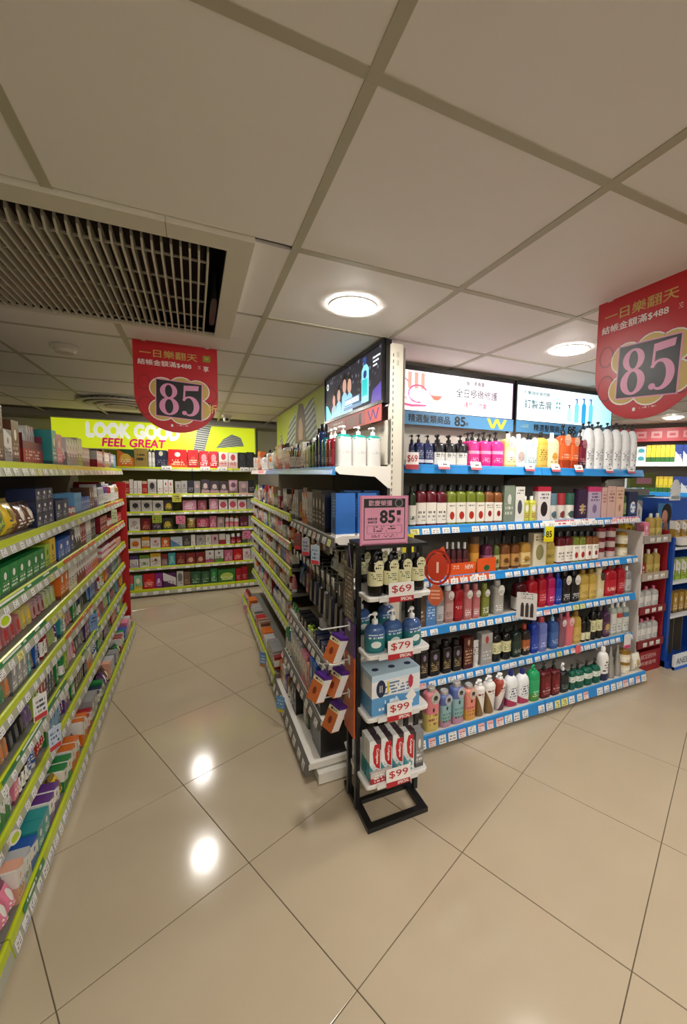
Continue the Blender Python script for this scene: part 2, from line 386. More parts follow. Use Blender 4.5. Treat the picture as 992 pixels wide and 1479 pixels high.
def shelf(root, x0, x1, yf, yb, z, rail='lime', ntags=10, strips=(), th=.022, lip=.05, over=.004, pinks=0, name='shelf'):
    s = build(name, prism([(yf + .004, z - th), (yb, z - th), (yb, z), (yf + .004, z)], x0, x1), M_lime_shelf if rail == 'lime' else M_shelf if rail != 'silver' else M_white, root)
    t0, t1 = z + over, z + over - lip; yt, yb2 = yf + .004, yf - .012
    # price rail: rounded upper bead, slanted ticket channel
    pr = [(yt + .006, t0 - .002), (yt, t0), (yt - .006, t0 - .004), (yt - .0085, t0 - lip * .38), (yb2, t1 + .003), (yb2, t1), (yt + .006, t1)]
    r = build('price_rail', prism(pr[::-1], x0 + .001, x1 - .001), RAIL[rail], s, smooth=False)
    ang = math.atan2((yt - .0085) - yb2, lip * .62 - .003)
    hh = lip * (.5 if rail == 'lime' else .66)
    if rail == 'lime':
        build('ticket_channel', prism([(yb2 - .0012, t1 + .001), (yb2 + .004, t1 + .001), (yt - .004, t1 + lip * .56), (yt - .0098, t1 + lip * .56)], x0 + .002, x1 - .002), mat('a7a894', .3), s)
    if ntags:
        step = (x1 - x0) / ntags
        for k in range(ntags):
            if rail == 'blue' and rs.random() < .12: continue
            wt = min(step * .82, rs.choice((.036, .042, .05)) if rail == 'lime' else rs.choice((.045, .05, .055)))
            q = rs.random(); mm = TAGPINK if q < pinks else TAGYEL if q < pinks + .03 else rs.choice(TAGM)
            o = obj('price_tag', tag_mesh(wt, hh, mm), s, (x0 + (k + .5) * step + rs.uniform(-.2, .2) * (step - wt), yb2 + (.0015 if rail != 'lime' else .0005) * 0 + math.tan(ang) * hh * .5 - .0018, t1 + hh * .5 + .002))
            o.rotation_euler = (-ang, 0, 0)
    for a, b, c in strips:
        wt = (b - a)
        o = obj('promo_strip', tag_mesh(wt, lip * (.3 if rail == 'lime' else .8), STRIP[c]), s, ((a + b) / 2, yt - .0095, t0 - lip * (.22 if rail == 'lime' else .45)))
        o.rotation_euler = (-ang * .8, 0, 0)
    return s

def upright(root, x, y0, y1, z0, z1, m, w=.03, slots=True, face=-1):
    u = build('upright', BX(x - w / 2, x + w / 2, y0, y1, z0, z1), m, root)
    if slots:
        mb = MB(); zz = z0 + .15
        while zz < z1 - .05:
            mb.box(x - .004, x + .004, y0 - .0008 if face < 0 else y1, y0 if face < 0 else y1 + .0008, zz, zz + .018); zz += .032
        build('slot_row', mb, mat('2a2926', .7), u)
    return u

class G:
    def __init__(s, root, rz): s.root, s.rz = root, rz
    def w(s, lx, ly, z):
        c, q = math.cos(s.rz), math.sin(s.rz); L = s.root.location
        return (L.x + lx * c - ly * q, L.y + lx * q + ly * c, z)

# ---- left gondola: faces +x, local x = world y - 0.5, local y = -(world x + .55)
gl = tag(empty('gondola_shelving', (-.55, .5, 0), PI / 2), 'long shelving unit with lime price rails and a red end panel', 'shelving')
GL = G(gl, PI / 2)
LZ = [1.55, 1.275, 1.075, .88, .685, .48, .29]
LB = [(0., 1.0), (1.0, 1.98), (1.98, 2.99), (2.99, 3.955)]
dark = mat('3a3a3c', .7)
for k, (a, b) in enumerate(LB):
    build('back_panel', BX(a, b, .42, .44, .08, 1.78), dark if k < 3 else mat('54503f', .7), gl)
    shelf(gl, a + .002, b - .002, 0., .42, .09, 'lime', (0, 15, 9, 8)[k], [(a + .1, a + .3, 'green')] if k == 1 else (), th=.03, lip=.075, name='base_deck')
    for n_, z in enumerate(LZ):
        st = []
        if k == 1 and n_ == 2: st = [(a + .02, b - .1, 'green')]
        if k == 1 and n_ == 3: st = [(a + .1, b - .3, 'green')]
        if k == 1 and n_ == 5: st = [(a + .2, b - .02, 'green')]
        if k == 2 and n_ == 2: st = [(a + .02, b - .3, 'orange')]
        if k == 2 and n_ == 4: st = [(a + .02, b - .4, 'orange')]
        if k == 3 and n_ in (1, 2): st = [(a + .1, b - .1, 'orange')]
        if k == 2 and n_ == 5: st = [(a + .3, b - .2, 'green')]
        shelf(gl, a + .002, b - .002, .055 + (.01 if n_ > 3 else 0), .42, z, 'lime', (0, 12, 8, 7)[k], st, lip=.055)
for x in (.0, 1.0, 1.98, 2.99): upright(gl, x, .425, .47, 0, 1.8, mat('3c3b3a', .5), slots=False)
build('plinth', BX(0, 3.955, .03, .42, 0, .062), mat('8f897c', .5), gl)
build('end_panel', BX(3.958, 3.976, .03, .46, 0, 1.43), mat('b50f1c', .4), gl)

# ---- mid gondola: faces -x, local x = 4.88 - world y, local y = world x - .47
gm = tag(empty('gondola_shelving', (.47, 4.88, 0), -PI / 2), 'shelving run below the wall screen with peg hooks at its near end', 'shelving')
GM = G(gm, -PI / 2)
MBAY = [(0., 1.04), (1.04, 2.08), (2.08, 3.02)]
MZ = {0: [1.555, 1.245, 1.04, .86, .68, .43], 1: [1.555, 1.245, 1.045, .865, .685, .43], 2: [1.555, 1.215, .585, .31]}
for k, (a, b) in enumerate(MBAY):
    build('back_panel', BX(a, b, .43, .45, .1, 1.8), mat('2c2b2a', .6) if k == 2 else mat('55523f', .6), gm)
    build('upper_back_panel', BX(a, b, .425, .45, 1.575, 1.80), M_cream, gm)
    if k < 2: shelf(gm, a + .002, b - .002, 0, .43, .13, 'lime', 10, th=.03, lip=.07, name='base_deck')
    else: shelf(gm, a + .002, b - .002, 0, .43, .10, 'silver', 9, th=.03, lip=.065, name='base_deck')
    for n_, z in enumerate(MZ[k]):
        if n_ == 0:
            shelf(gm, a + .002, b - .002, .13, .43, z, 'blue' if k else 'white', 0, lip=.04, strips=[(a + .55, a + .9, 'pink')] if k == 0 else ())
        else:
            shelf(gm, a + .002, b - .002, .12 if k < 2 else (.13, .13, .10, .06)[n_], .43, z, 'lime' if k < 2 else 'silver', 11 if k == 1 else 10, lip=.05, pinks=.3 if k == 2 else 0, strips=[(a + .6, b - .02, 'pink')] if (k == 1 and n_ == 2) else ())
# end brackets seen on the near end of the top shelf and the one below
def bracket(x, z, y0, y1):
    # outline in (y,z): deep at the post, thin at the front
    pf = [(y0, z - .012), (y0 + .02, z - .03), (y1 - .09, z - .04), (y1 - .02, z - .095), (y1, z - .1), (y1, z + .012), (y0 + .03, z + .012), (y0, z + .004)]
    return build('bracket', prism(pf, x, x + .004), M_white, gm)
bracket(3.02, 1.553, .135, .43); bracket(3.02, 1.213, .135, .43)
build('plinth', BX(0, 2.96, .06, .42, 0, .07), mat('a8a396', .5), gm)
build('kick_plate', BX(2.965, 3.05, .045, .26, .006, .058), M_white, gm)
for x in (0., 1.04, 2.08): upright(gm, x, .43, .46, 0, 1.8, mat('3a3835', .5), slots=False)
post = build('corner_post', BX(2.985, 3.025, .425, .485, 0, 2.165), M_cream, gm)
mb = MB(); zz = .3
while zz < 2.12: mb.box(3.0252, 3.026, .429, .433, zz, zz + .016); zz += .03
build('slot_row', mb, mat('2a2926', .7), post)
mb = MB()
for zz in (2.06, 2.1): mb.box(3.0252, 3.026, .45, .452, zz, zz + .025).box(3.0252, 3.026, .458, .46, zz, zz + .025)
build('vent_slots', mb, mat('8a8577', .7), post)
build('post_edge', BX(2.99, 3.02, .486, .5, 0, 2.15), mat('8f8b84', .4, .3), gm)
# peg hooks
for (z, xs, ln) in ((1.135, (2.2, 2.32, 2.44, 2.56, 2.68, 2.8, 2.92), .26), (.985, (2.13, 2.22, 2.31, 2.4, 2.5, 2.6, 2.7, 2.8, 2.9, 2.98), .27)):
    for x in xs:
        build('peg_hook', MB().tube([(x, .43, z), (x, .43 - ln, z), (x, .43 - ln - .02, z + .012)], .0035, 6), mat('9a9a98', .25, 1.), gm, smooth=True)
        build('peg_ticket', BX(x - .018, x + .018, .43 - ln - .024, .43 - ln - .022, z - .012, z + .028), rs.choice(TAGM + [TAGPINK]), gm)

# ---- blue hair care unit: faces -y, local x = world x, local y = world y - 1.83
gb = tag(empty('gondola_shelving', (0, 1.83, 0)), 'wide shelving unit with bright blue price rails full of hair care bottles', 'shelving')
GB = G(gb, 0)
BZ = [1.58, 1.24, .94, .655, .345]
BB = [(.985, 2.0), (2.0, 3.01)]
for k, (a, b) in enumerate(BB):
    build('back_panel', BX(a, b, .45, .47, .08, 1.56), mat('6e6a62', .6), gb)
    build('upper_back_panel', BX(a, b, .45, .47, 1.56, 2.12), mat('d8d3c8', .5), gb)
    shelf(gb, a + .001, b - .001, 0., .45, .095, 'blue', 15, th=.03, lip=.07, pinks=.2, name='base_deck')
    for n_, z in enumerate(BZ):
        st = []
        if n_ == 1 and k == 1: st = [(2.03, 2.52, 'white'), (2.7, 2.99, 'pink')]
        if n_ == 2 and k == 0: st = [(1.3, 1.62, 'orange')]
        s = shelf(gb, a + .001, b - .001, .12, .45, z, 'blue', 0 if n_ == 0 else 15, st, lip=.048 if n_ else .05, pinks=.08)
        if n_ == 0:
            for xx in ((1.03, 1.24, 1.46, 1.87) if k == 0 else (2.09, 2.3, 2.6, 2.83)):
                c = obj('price_card', tag_mesh(.075, .05, pmat('f0f0f0', low='c25a66', le=.28, typ='333333', rows=3, tl=.35, th=.9)), s, (xx + .02, .105, z + .002)); c.rotation_euler = (-.35, 0, 0)
    for xx in (a + .006, b - .006):
        for z in BZ: build('bracket', prism([(.13, z - .022), (.13, z - .05), (.4, z - .07), (.45, z - .1), (.45, z - .022)][::1], xx - .002, xx + .002), mat('4a4845', .5), gb)
build('plinth', BX(.99, 3.0, .03, .45, 0, .062), mat('9b958a', .5), gb)
upright(gb, 2.0, .44, .48, 0, 2.15, mat('3a3a3a', .5), .02)
upright(gb, 3.02, .42, .48, 0, 2.15, M_white, .022)
build('post_side_panel', BX(.972, .984, .13, .47, 0, 1.9), mat('b9b5ad', .5), gb)

# ---- back unit, faces -y, local y = world y - 5.66
gk = tag(empty('gondola_shelving', (0, 5.66, 0)), 'back shelving unit with lime price rails under the lit lime sign', 'shelving')
GK = G(gk, 0)
KZ = [1.585, 1.265, 1.05, .82, .60, .37]
for k, (a, b) in enumerate(((-1.25, -.02), (-.02, .46), (.46, .80))):
    build('back_panel', BX(a, b, .3, .32, .05, 1.8), mat('77751f', .6), gk)
    shelf(gk, a + .002, b - .002, -.02, .3, .10, 'lime', (10, 6, 4)[k], th=.03, lip=.075, name='base_deck')
    for n_, z in enumerate(KZ):
        shelf(gk, a + .002, b - .002, .0, .3, z, 'lime', 0 if n_ == 0 else (8, 5, 4)[k], [(a + .05, b - .02, 'pink')] if (n_ == 1 and k == 2) else (), lip=.045, pinks=.15)
        if n_ == 0:
            for xx in ([-.3] if k == 0 else [.13, .33] if k == 1 else [.6, .72]):
                obj('price_card', tag_mesh(.11, .05, pmat('f0efe8', low='d8d8d0', le=.25, typ='333333', rows=2, tl=.3, th=.8)), gk, (xx, -.02, z - .005))
build('plinth', BX(-1.25, .80, .02, .3, 0, .065), mat('a09a8c', .5), gk)
for x in (-.02, .80): upright(gk, x, .29, .33, 0, 2.14, mat('5b5a52', .5), .025)
# ================================================================== product builders
WORDS = 'zeroth first second third fourth fifth sixth seventh eighth ninth tenth eleventh twelfth thirteenth fourteenth fifteenth sixteenth'.split()
NUMS = 'zero one two three four five six seven eight nine ten eleven twelve thirteen fourteen fifteen sixteen'.split()
STY = {}
def S(key, kind, desc, name, cat, **kw): STY[key] = dict(kind=kind, desc=desc, name=name, cat=cat, **kw)
_proto = {}
def q(v, s=.002): return round(v / s) * s
def body_profile(kind, w, d, h, s):
    rx, ry = w / 2, d / 2; n = s.get('n', 3.2)
    sh = s.get('shoulder', .16); neck = s.get('neck', .32); taper = s.get('taper', 1.)
    top = h
    r = [(0, rx * .93 * taper, ry * .93 * taper, n), (.006, rx * taper, ry * taper, n), (top * (1 - sh) * .5, rx * (1 + taper) / 2, ry * (1 + taper) / 2, n), (top * (1 - sh), rx, ry, n)]
    for f, k in ((.35, .97), (.65, .86), (.87, .64), (1., neck)):
        r.append((top * (1 - sh) + top * sh * f, rx * k, ry * max(k, neck), n * (1 - f) + 2 * f))
    return r
def at_z(prof, z):
    for a, b in zip(prof, prof[1:]):
        if a[0] <= z <= b[0]:
            t = (z - a[0]) / max(1e-6, b[0] - a[0]); return tuple(a[i] + (b[i] - a[i]) * t for i in range(4))
    return prof[-1]
def pump_mesh(r, h, m, seg=12):
    """collar, stem, and a nozzle head pointing to -y-left"""
    mb = MB().loft([(0, r, r, 2), (h * .34, r, r, 2), (h * .4, r * .8, r * .8, 2)], seg).loft([(h * .4, r * .32, r * .32, 2), (h * .72, r * .32, r * .32, 2)], 8)
    mb.loft([(h * .7, r * .5, r * .5, 2), (h * .78, r * .85, r * .85, 2), (h * .93, r * .8, r * .8, 2), (h, r * .5, r * .5, 2)], seg)
    mb.tube([(0, 0, h * .84), (-r * 1.5, -r * .6, h * .86), (-r * 2.1, -r * .9, h * .8), (-r * 2.2, -r * .95, h * .7)], r * .27, 6)
    return mb.mesh(m, True)
def band(prof, z0, z1, m, grow=.0008, seg=16):
    k = 4; rr = []
    for i in range(k + 1):
        z = z0 + (z1 - z0) * i / k; _, rx, ry, n = at_z(prof, z); rr.append((z, rx + grow, ry + grow, n))
    return MB().loft(rr, seg).mesh(m, True)
def proto(key, w, d, h):
    """meshes of one product: [(part name or None for the body, mesh, offset)]"""
    w, d, h = q(w), q(d), q(h, .004)
    k = (key, w, d, h)
    if k in _proto: return _proto[k]
    s = STY[key]; kd = s['kind']; out = []
    if kd == 'box':
        b = min(.0012, w * .03)
        mb = MB().loft([(0, w / 2 - b, d / 2 - b, 40), (b, w / 2, d / 2, 40), (h - b, w / 2, d / 2, 40), (h, w / 2 - b, d / 2 - b, 40)], 8) if False else MB().box(-w / 2, w / 2, -d / 2, d / 2, 0, h)
        out.append((None, mb.mesh(s['m']), (0, 0, 0)))
        if s.get('panel'):
            z0, z1 = s.get('pz', (.2, .85)); out.append(('front_panel', MB().poly(rrect(-w * .36, w * .36, h * z0, h * z1, min(w, h) * .12), -d / 2 - .0006, -d / 2).mesh(s['panel']), (0, 0, 0)))
    elif kd in ('pump', 'cap', 'clear'):
        ph = s.get('ph', .26 if kd == 'pump' else .16) * h; bh = h - ph
        pr = body_profile(kd, w, d, bh, s)
        out.append((None, MB().loft(pr, 16).mesh(s['m'], True), (0, 0, 0)))
        if s.get('label'):
            z0, z1 = s.get('lz', (.12, .62)); out.append(('label', band(pr, bh * z0, bh * z1, s['label']), (0, 0, 0)))
        nr = min(pr[-1][1], pr[-1][2]) * 1.1
        if kd == 'pump': out.append(('pump', pump_mesh(max(nr, .009), ph, s['cm']), (0, 0, bh - .001)))
        else:
            cr = nr * s.get('cw', 1.15)
            out.append(('cap', MB().loft([(0, cr, cr, 2), (ph * .9, cr * .96, cr * .96, 2), (ph, cr * .85, cr * .85, 2)], 14).mesh(s['cm'], True), (0, 0, bh - .001)))
        if s.get('hang'):   # round hang tag at the neck
            out.append(('neck_tag', MB().poly(ellipse(0, 0, w * .32, w * .42, 16), -.0008, 0).mesh(s['hang']), (w * .12, -d * .5 - .001, bh * .86)))
    elif kd == 'tube':
        ch = h * .16
        out.append((None, MB().loft([(ch, w * .38, d * .4, 2), (ch + .01, w * .42, d * .45, 2), (h * .6, w * .46, d * .3, 2.2), (h * .96, w * .5, .0025, 3), (h, w * .5, .0015, 3)], 16).mesh(s['m'], True), (0, 0, 0)))
        out.append(('cap', MB().loft([(0, w * .36, d * .38, 2), (ch, w * .36, d * .38, 2)], 14).mesh(s['cm'], True), (0, 0, 0)))
    elif kd == 'cone':
        out.append((None, MB().loft([(0, w * .5, d * .5, 2), (h * .3, w * .42, d * .42, 2), (h * .95, w * .08, d * .08, 2), (h, w * .04, d * .04, 2)], 16).mesh(s['m'], True), (0, 0, 0)))
    elif kd == 'jar':
        lh = h * s.get('lh', .3)
        out.append((None, MB().loft([(0, w * .45, d * .45, 2), (.004, w * .49, d * .49, 2), (h - lh, w * .49, d * .49, 2)], 20).mesh(s['m'], True), (0, 0, 0)))
        out.append(('lid', MB().loft([(h - lh, w * .5, d * .5, 2), (h - .002, w * .5, d * .5, 2), (h, w * .47, d * .47, 2)], 20).mesh(s['cm'], True), (0, 0, 0)))
        if s.get('label'): out.append(('label', MB().loft([(h * .1, w * .495, d * .495, 2), (h * .55, w * .495, d * .495, 2)], 20).mesh(s['label'], True), (0, 0, 0)))
    elif kd == 'pouch':
        out.append((None, MB().loft([(0, w * .48, .002, 6), (h * .05, w * .5, d * .2, 4), (h * .3, w * .5, d * .5, 3), (h * .6, w * .48, d * .4, 3), (h * .88, w * .48, d * .14, 4), (h * .92, w * .49, .0025, 6), (h, w * .49, .0015, 6)], 16).mesh(s['m'], True), (0, 0, 0)))
    elif kd == 'blister':
        out.append((None, MB().poly(rrect(-w / 2, w / 2, 0, h, min(w, h) * .08, 3), -.0008, .0008).mesh(s['m']), (0, 0, 0)))
        mb = MB(); z0, z1 = s.get('bz', (.08, .62)); bw = s.get('bw', .34)
        a, c = h * z0, h * z1; t = min(d, .03)
        mb.add([(-w * bw, -.001, a), (w * bw, -.001, a), (w * bw, -.001, c), (-w * bw, -.001, c), (-w * bw * .8, -t, a + .006), (w * bw * .8, -t, a + .006), (w * bw * .7, -t * .8, c - .006), (-w * bw * .7, -t * .8, c - .006)],
               [(4, 5, 6, 7), (0, 1, 5, 4), (1, 2, 6, 5), (2, 3, 7, 6), (3, 0, 4, 7)])
        out.append(('blister', mb.mesh(s['cm']), (0, 0, 0)))
    elif kd == 'display':   # open counter carton with a raised back card
        mb = MB().box(-w / 2, w / 2, -d / 2, -d / 2 + .002, 0, h * .45).box(-w / 2, -w / 2 + .002, -d / 2, d / 2, 0, h * .6).box(w / 2 - .002, w / 2, -d / 2, d / 2, 0, h * .6).box(-w / 2, w / 2, -d / 2, d / 2, 0, .002)
        out.append((None, mb.mesh(s['m']), (0, 0, 0)))
        out.append(('header_card', BX(-w / 2, w / 2, d / 2 - .003, d / 2 - .001, 0, h).mesh(s['cm']), (0, 0, 0)))
    _proto[k] = out
    return out

USED = set()
COUNT = {}
def item(key, loc, rz, w, d, h, label, group=None, lean=0.):
    s = STY[key]; pr = proto(key, w, d, h); root = None
    for nm, me, off in pr:
        if nm is None:
            root = obj(s['name'], me, None, loc, rz)
            if lean: root.rotation_euler = (lean, 0, rz)
        else: obj(nm, me, root, off)
    if label in USED: label = label + ' too'
    USED.add(label)
    tag(root, label, s['cat'], group)
    return root
PENDING = []
def put(key, loc, rz, w, d, h, where, order='from left', lean=0.):
    """queue a product; labels get their ordinals once the whole row is known"""
    PENDING.append((key, loc, rz, w, d, h, where, order, lean))
def flush():
    cnt = {}
    for p in PENDING: cnt[(STY[p[0]]['desc'], p[6])] = cnt.get((STY[p[0]]['desc'], p[6]), 0) + 1
    seen = {}
    for key, loc, rz, w, d, h, where, order, lean in PENDING:
        ds = STY[key]['desc']; k = (ds, where); n = cnt[k]; seen[k] = seen.get(k, 0) + 1; i = seen[k]
        if n == 1: lb = f'{ds} {where}'; gr = None
        else:
            o_ = WORDS[i] if i < len(WORDS) else f'number {i}'
            lb = f'{ds}, {o_} of {NUMS[n] if n < len(NUMS) else n} {order} {where}'
            if len(lb.split()) > 16: lb = f'{ds}, {o_} of {NUMS[n] if n < len(NUMS) else n} {where}'
            if len(lb.split()) > 16: print('LONG', lb)
            gr = f'{ds} {where}'
        item(key, loc, rz, w, d, h, lb, gr, lean)
    PENDING.clear()

def row(g, x0, x1, yf, z, seq, where, order='from left', gap=.004, rnd=None, jit=.0):
    """fill a stretch of shelf with (style, count, w, d, h[, stack]) runs in local coordinates"""
    x = x0; rnd = rnd or rs
    for e_ in seq:
        key, n, w, d, h = e_[:5]; st = e_[5] if len(e_) > 5 else 1
        for k in range(n):
            if x + w > x1: return
            for l in range(st):
                yy = yf + d / 2 + (rnd.uniform(0, jit) if jit else 0)
                if STY[key]['kind'] == 'blister': yy = yf + min(d, .03) + .004
                put(key, g.w(x + w / 2, yy, z + l * (h + .0006) + .0006), g.rz + (rnd.uniform(-.03, .03) if jit and st == 1 else 0), w, d, h, where, order)
            x += w + gap
# ---- product rows: style, centre x, width, height (metres)
BLUE = [
 (0, 1.965, 1.58, [('navyp',1.087,0.030,0.164), ('navyp',1.131,0.057,0.166), ('navyp',1.190,0.061,0.169), ('bwp',1.260,0.074,0.177), ('bwp',1.335,0.076,0.177), ('bwp',1.413,0.081,0.181), ('magp',1.498,0.085,0.205), ('magp',1.583,0.083,0.210), ('magp',1.672,0.096,0.211), ('ylwtag',1.766,0.091,0.208), ('whttag',1.852,0.082,0.208), ('tealtag',1.943,0.093,0.213), ('goldcap',2.039,0.093,0.231), ('creamb',2.136,0.102,0.232), ('orgp',2.235,0.096,0.296), ('orgp',2.323,0.079,0.283), ('dredp',2.397,0.071,0.269), ('tallw',2.477,0.084,0.330), ('tallw',2.568,0.099,0.331), ('tallw',2.665,0.094,0.333), ('tallw',2.757,0.089,0.334), ('tallw',2.850,0.096,0.335), ('tallw',2.935,0.074,0.335)]),
 (1, 1.965, 1.24, [('grnlab',1.092,0.044,0.223), ('redlab',1.147,0.065,0.235), ('redlab',1.214,0.069,0.235), ('redlab',1.283,0.070,0.231), ('grncirc',1.350,0.064,0.231), ('grncirc',1.418,0.071,0.232), ('grncirc',1.489,0.071,0.232), ('grncirc',1.558,0.067,0.228), ('brnflow',1.626,0.069,0.228), ('brnflow',1.695,0.069,0.224), ('greycard',1.778,0.088,0.228), ('whtoval',1.864,0.077,0.219), ('limesm',1.929,0.047,0.162), ('limesm',1.984,0.057,0.161), ('womanbox',2.072,0.113,0.219), ('cupjar',2.173,0.076,0.178), ('cupjar2',2.251,0.074,0.178), ('cupjar3',2.333,0.083,0.177), ('dkpurp',2.432,0.089,0.205), ('lavbox',2.554,0.127,0.220), ('pinkbox',2.652,0.055,0.215), ('pinkbox',2.728,0.089,0.225), ('pinkbox2',2.820,0.088,0.220), ('grnslim',2.891,0.039,0.194), ('navybox',2.970,0.103,0.183)]),
 (2, 1.965, 0.94, [('capsm',1.335,0.039,0.195), ('capsm',1.377,0.039,0.192), ('capsm',1.419,0.040,0.190), ('capsm',1.465,0.048,0.187), ('brnjar',1.541,0.073,0.221), ('purpb',1.641,0.075,0.212), ('olive',1.709,0.049,0.204), ('brnb',1.782,0.084,0.209), ('brnb',1.867,0.075,0.205), ('goldb',1.958,0.095,0.209), ('whtcard',2.072,0.120,0.218), ('goldflat',2.186,0.102,0.198), ('redlab',2.280,0.079,0.217), ('redlab',2.358,0.075,0.214), ('grncirc',2.427,0.064,0.211), ('grncirc',2.494,0.070,0.208), ('brnflow',2.563,0.068,0.210), ('brnflow',2.633,0.071,0.206), ('clrjar',2.729,0.112,0.000), ('clrjar',2.845,0.112,0.000), ('goldjar',2.989,0.161,0.000)]),
 (3, 1.965, 0.655, [('brnbox',1.161,0.051,0.212), ('blubox',1.224,0.071,0.164), ('silvb',1.291,0.058,0.207), ('roseb',1.358,0.066,0.229), ('redv',1.426,0.066,0.231), ('pinkt',1.497,0.067,0.215), ('pinkt',1.563,0.058,0.213), ('olivet',1.635,0.059,0.210), ('silvt',1.745,0.084,0.217), ('redwl',1.936,0.101,0.217), ('redb',2.038,0.092,0.226), ('redb',2.128,0.076,0.232), ('magb',2.210,0.075,0.235), ('cobalt',2.280,0.059,0.219), ('blkt',2.355,0.084,0.222), ('blkt',2.446,0.090,0.214), ('goldb2',2.541,0.093,0.221), ('goldb2',2.631,0.080,0.218), ('creamt',2.714,0.079,0.217), ('redwide',2.833,0.136,0.233), ('redb',2.951,0.083,0.234), ('silvb',3.031,0.069,0.206)]),
 (4, 1.965, 0.345, [('ryo',1.187,0.061,0.206), ('ryo',1.264,0.084,0.197), ('ryo',1.354,0.070,0.195), ('ryo',1.433,0.073,0.191), ('ryobox',1.515,0.077,0.196), ('whtube',1.586,0.054,0.162), ('greybox',1.662,0.093,0.200), ('blkcr',1.758,0.088,0.204), ('blkcr',1.846,0.081,0.200), ('dkgrn',1.931,0.084,0.206), ('dkorg',2.015,0.076,0.204), ('cobalt',2.093,0.067,0.236), ('periw',2.172,0.081,0.235), ('blup',2.285,0.080,0.255), ('mauve',2.361,0.065,0.235), ('pinkb',2.436,0.080,0.235), ('goldb2',2.521,0.082,0.234), ('blksm',2.589,0.047,0.183), ('blksm',2.640,0.048,0.176), ('blkcr',2.698,0.060,0.238), ('blkcr',2.766,0.069,0.234), ('purpgold',2.845,0.082,0.224), ('clrcap',2.922,0.064,0.248), ('clrcap2',2.992,0.069,0.245), ('clrcap3',3.068,0.074,0.241)]),
 (5, 1.845, 0.095, [('pastel1',1.180,0.091,0.246), ('pastel2',1.271,0.078,0.210), ('pastel2',1.356,0.083,0.242), ('pastel3',1.444,0.078,0.207), ('luxb',1.521,0.067,0.221), ('luxb',1.598,0.077,0.227), ('luxd',1.680,0.076,0.228), ('whnavy',1.769,0.092,0.229), ('whnavy',1.864,0.092,0.219), ('grnp',1.959,0.086,0.229), ('dkredp',2.051,0.091,0.235), ('dkredp',2.140,0.079,0.228), ('blkp',2.226,0.087,0.192), ('grnclr',2.301,0.050,0.173), ('grnclr',2.373,0.088,0.165), ('grnclr',2.462,0.083,0.163), ('grnclr',2.544,0.075,0.163), ('tallnavy',2.627,0.084,0.236), ('silvcone',2.707,0.071,0.222), ('silvcone',2.783,0.072,0.225), ('crjar',2.879,0.113,0.000), ('whpouch',2.988,0.088,0.130)]),
]
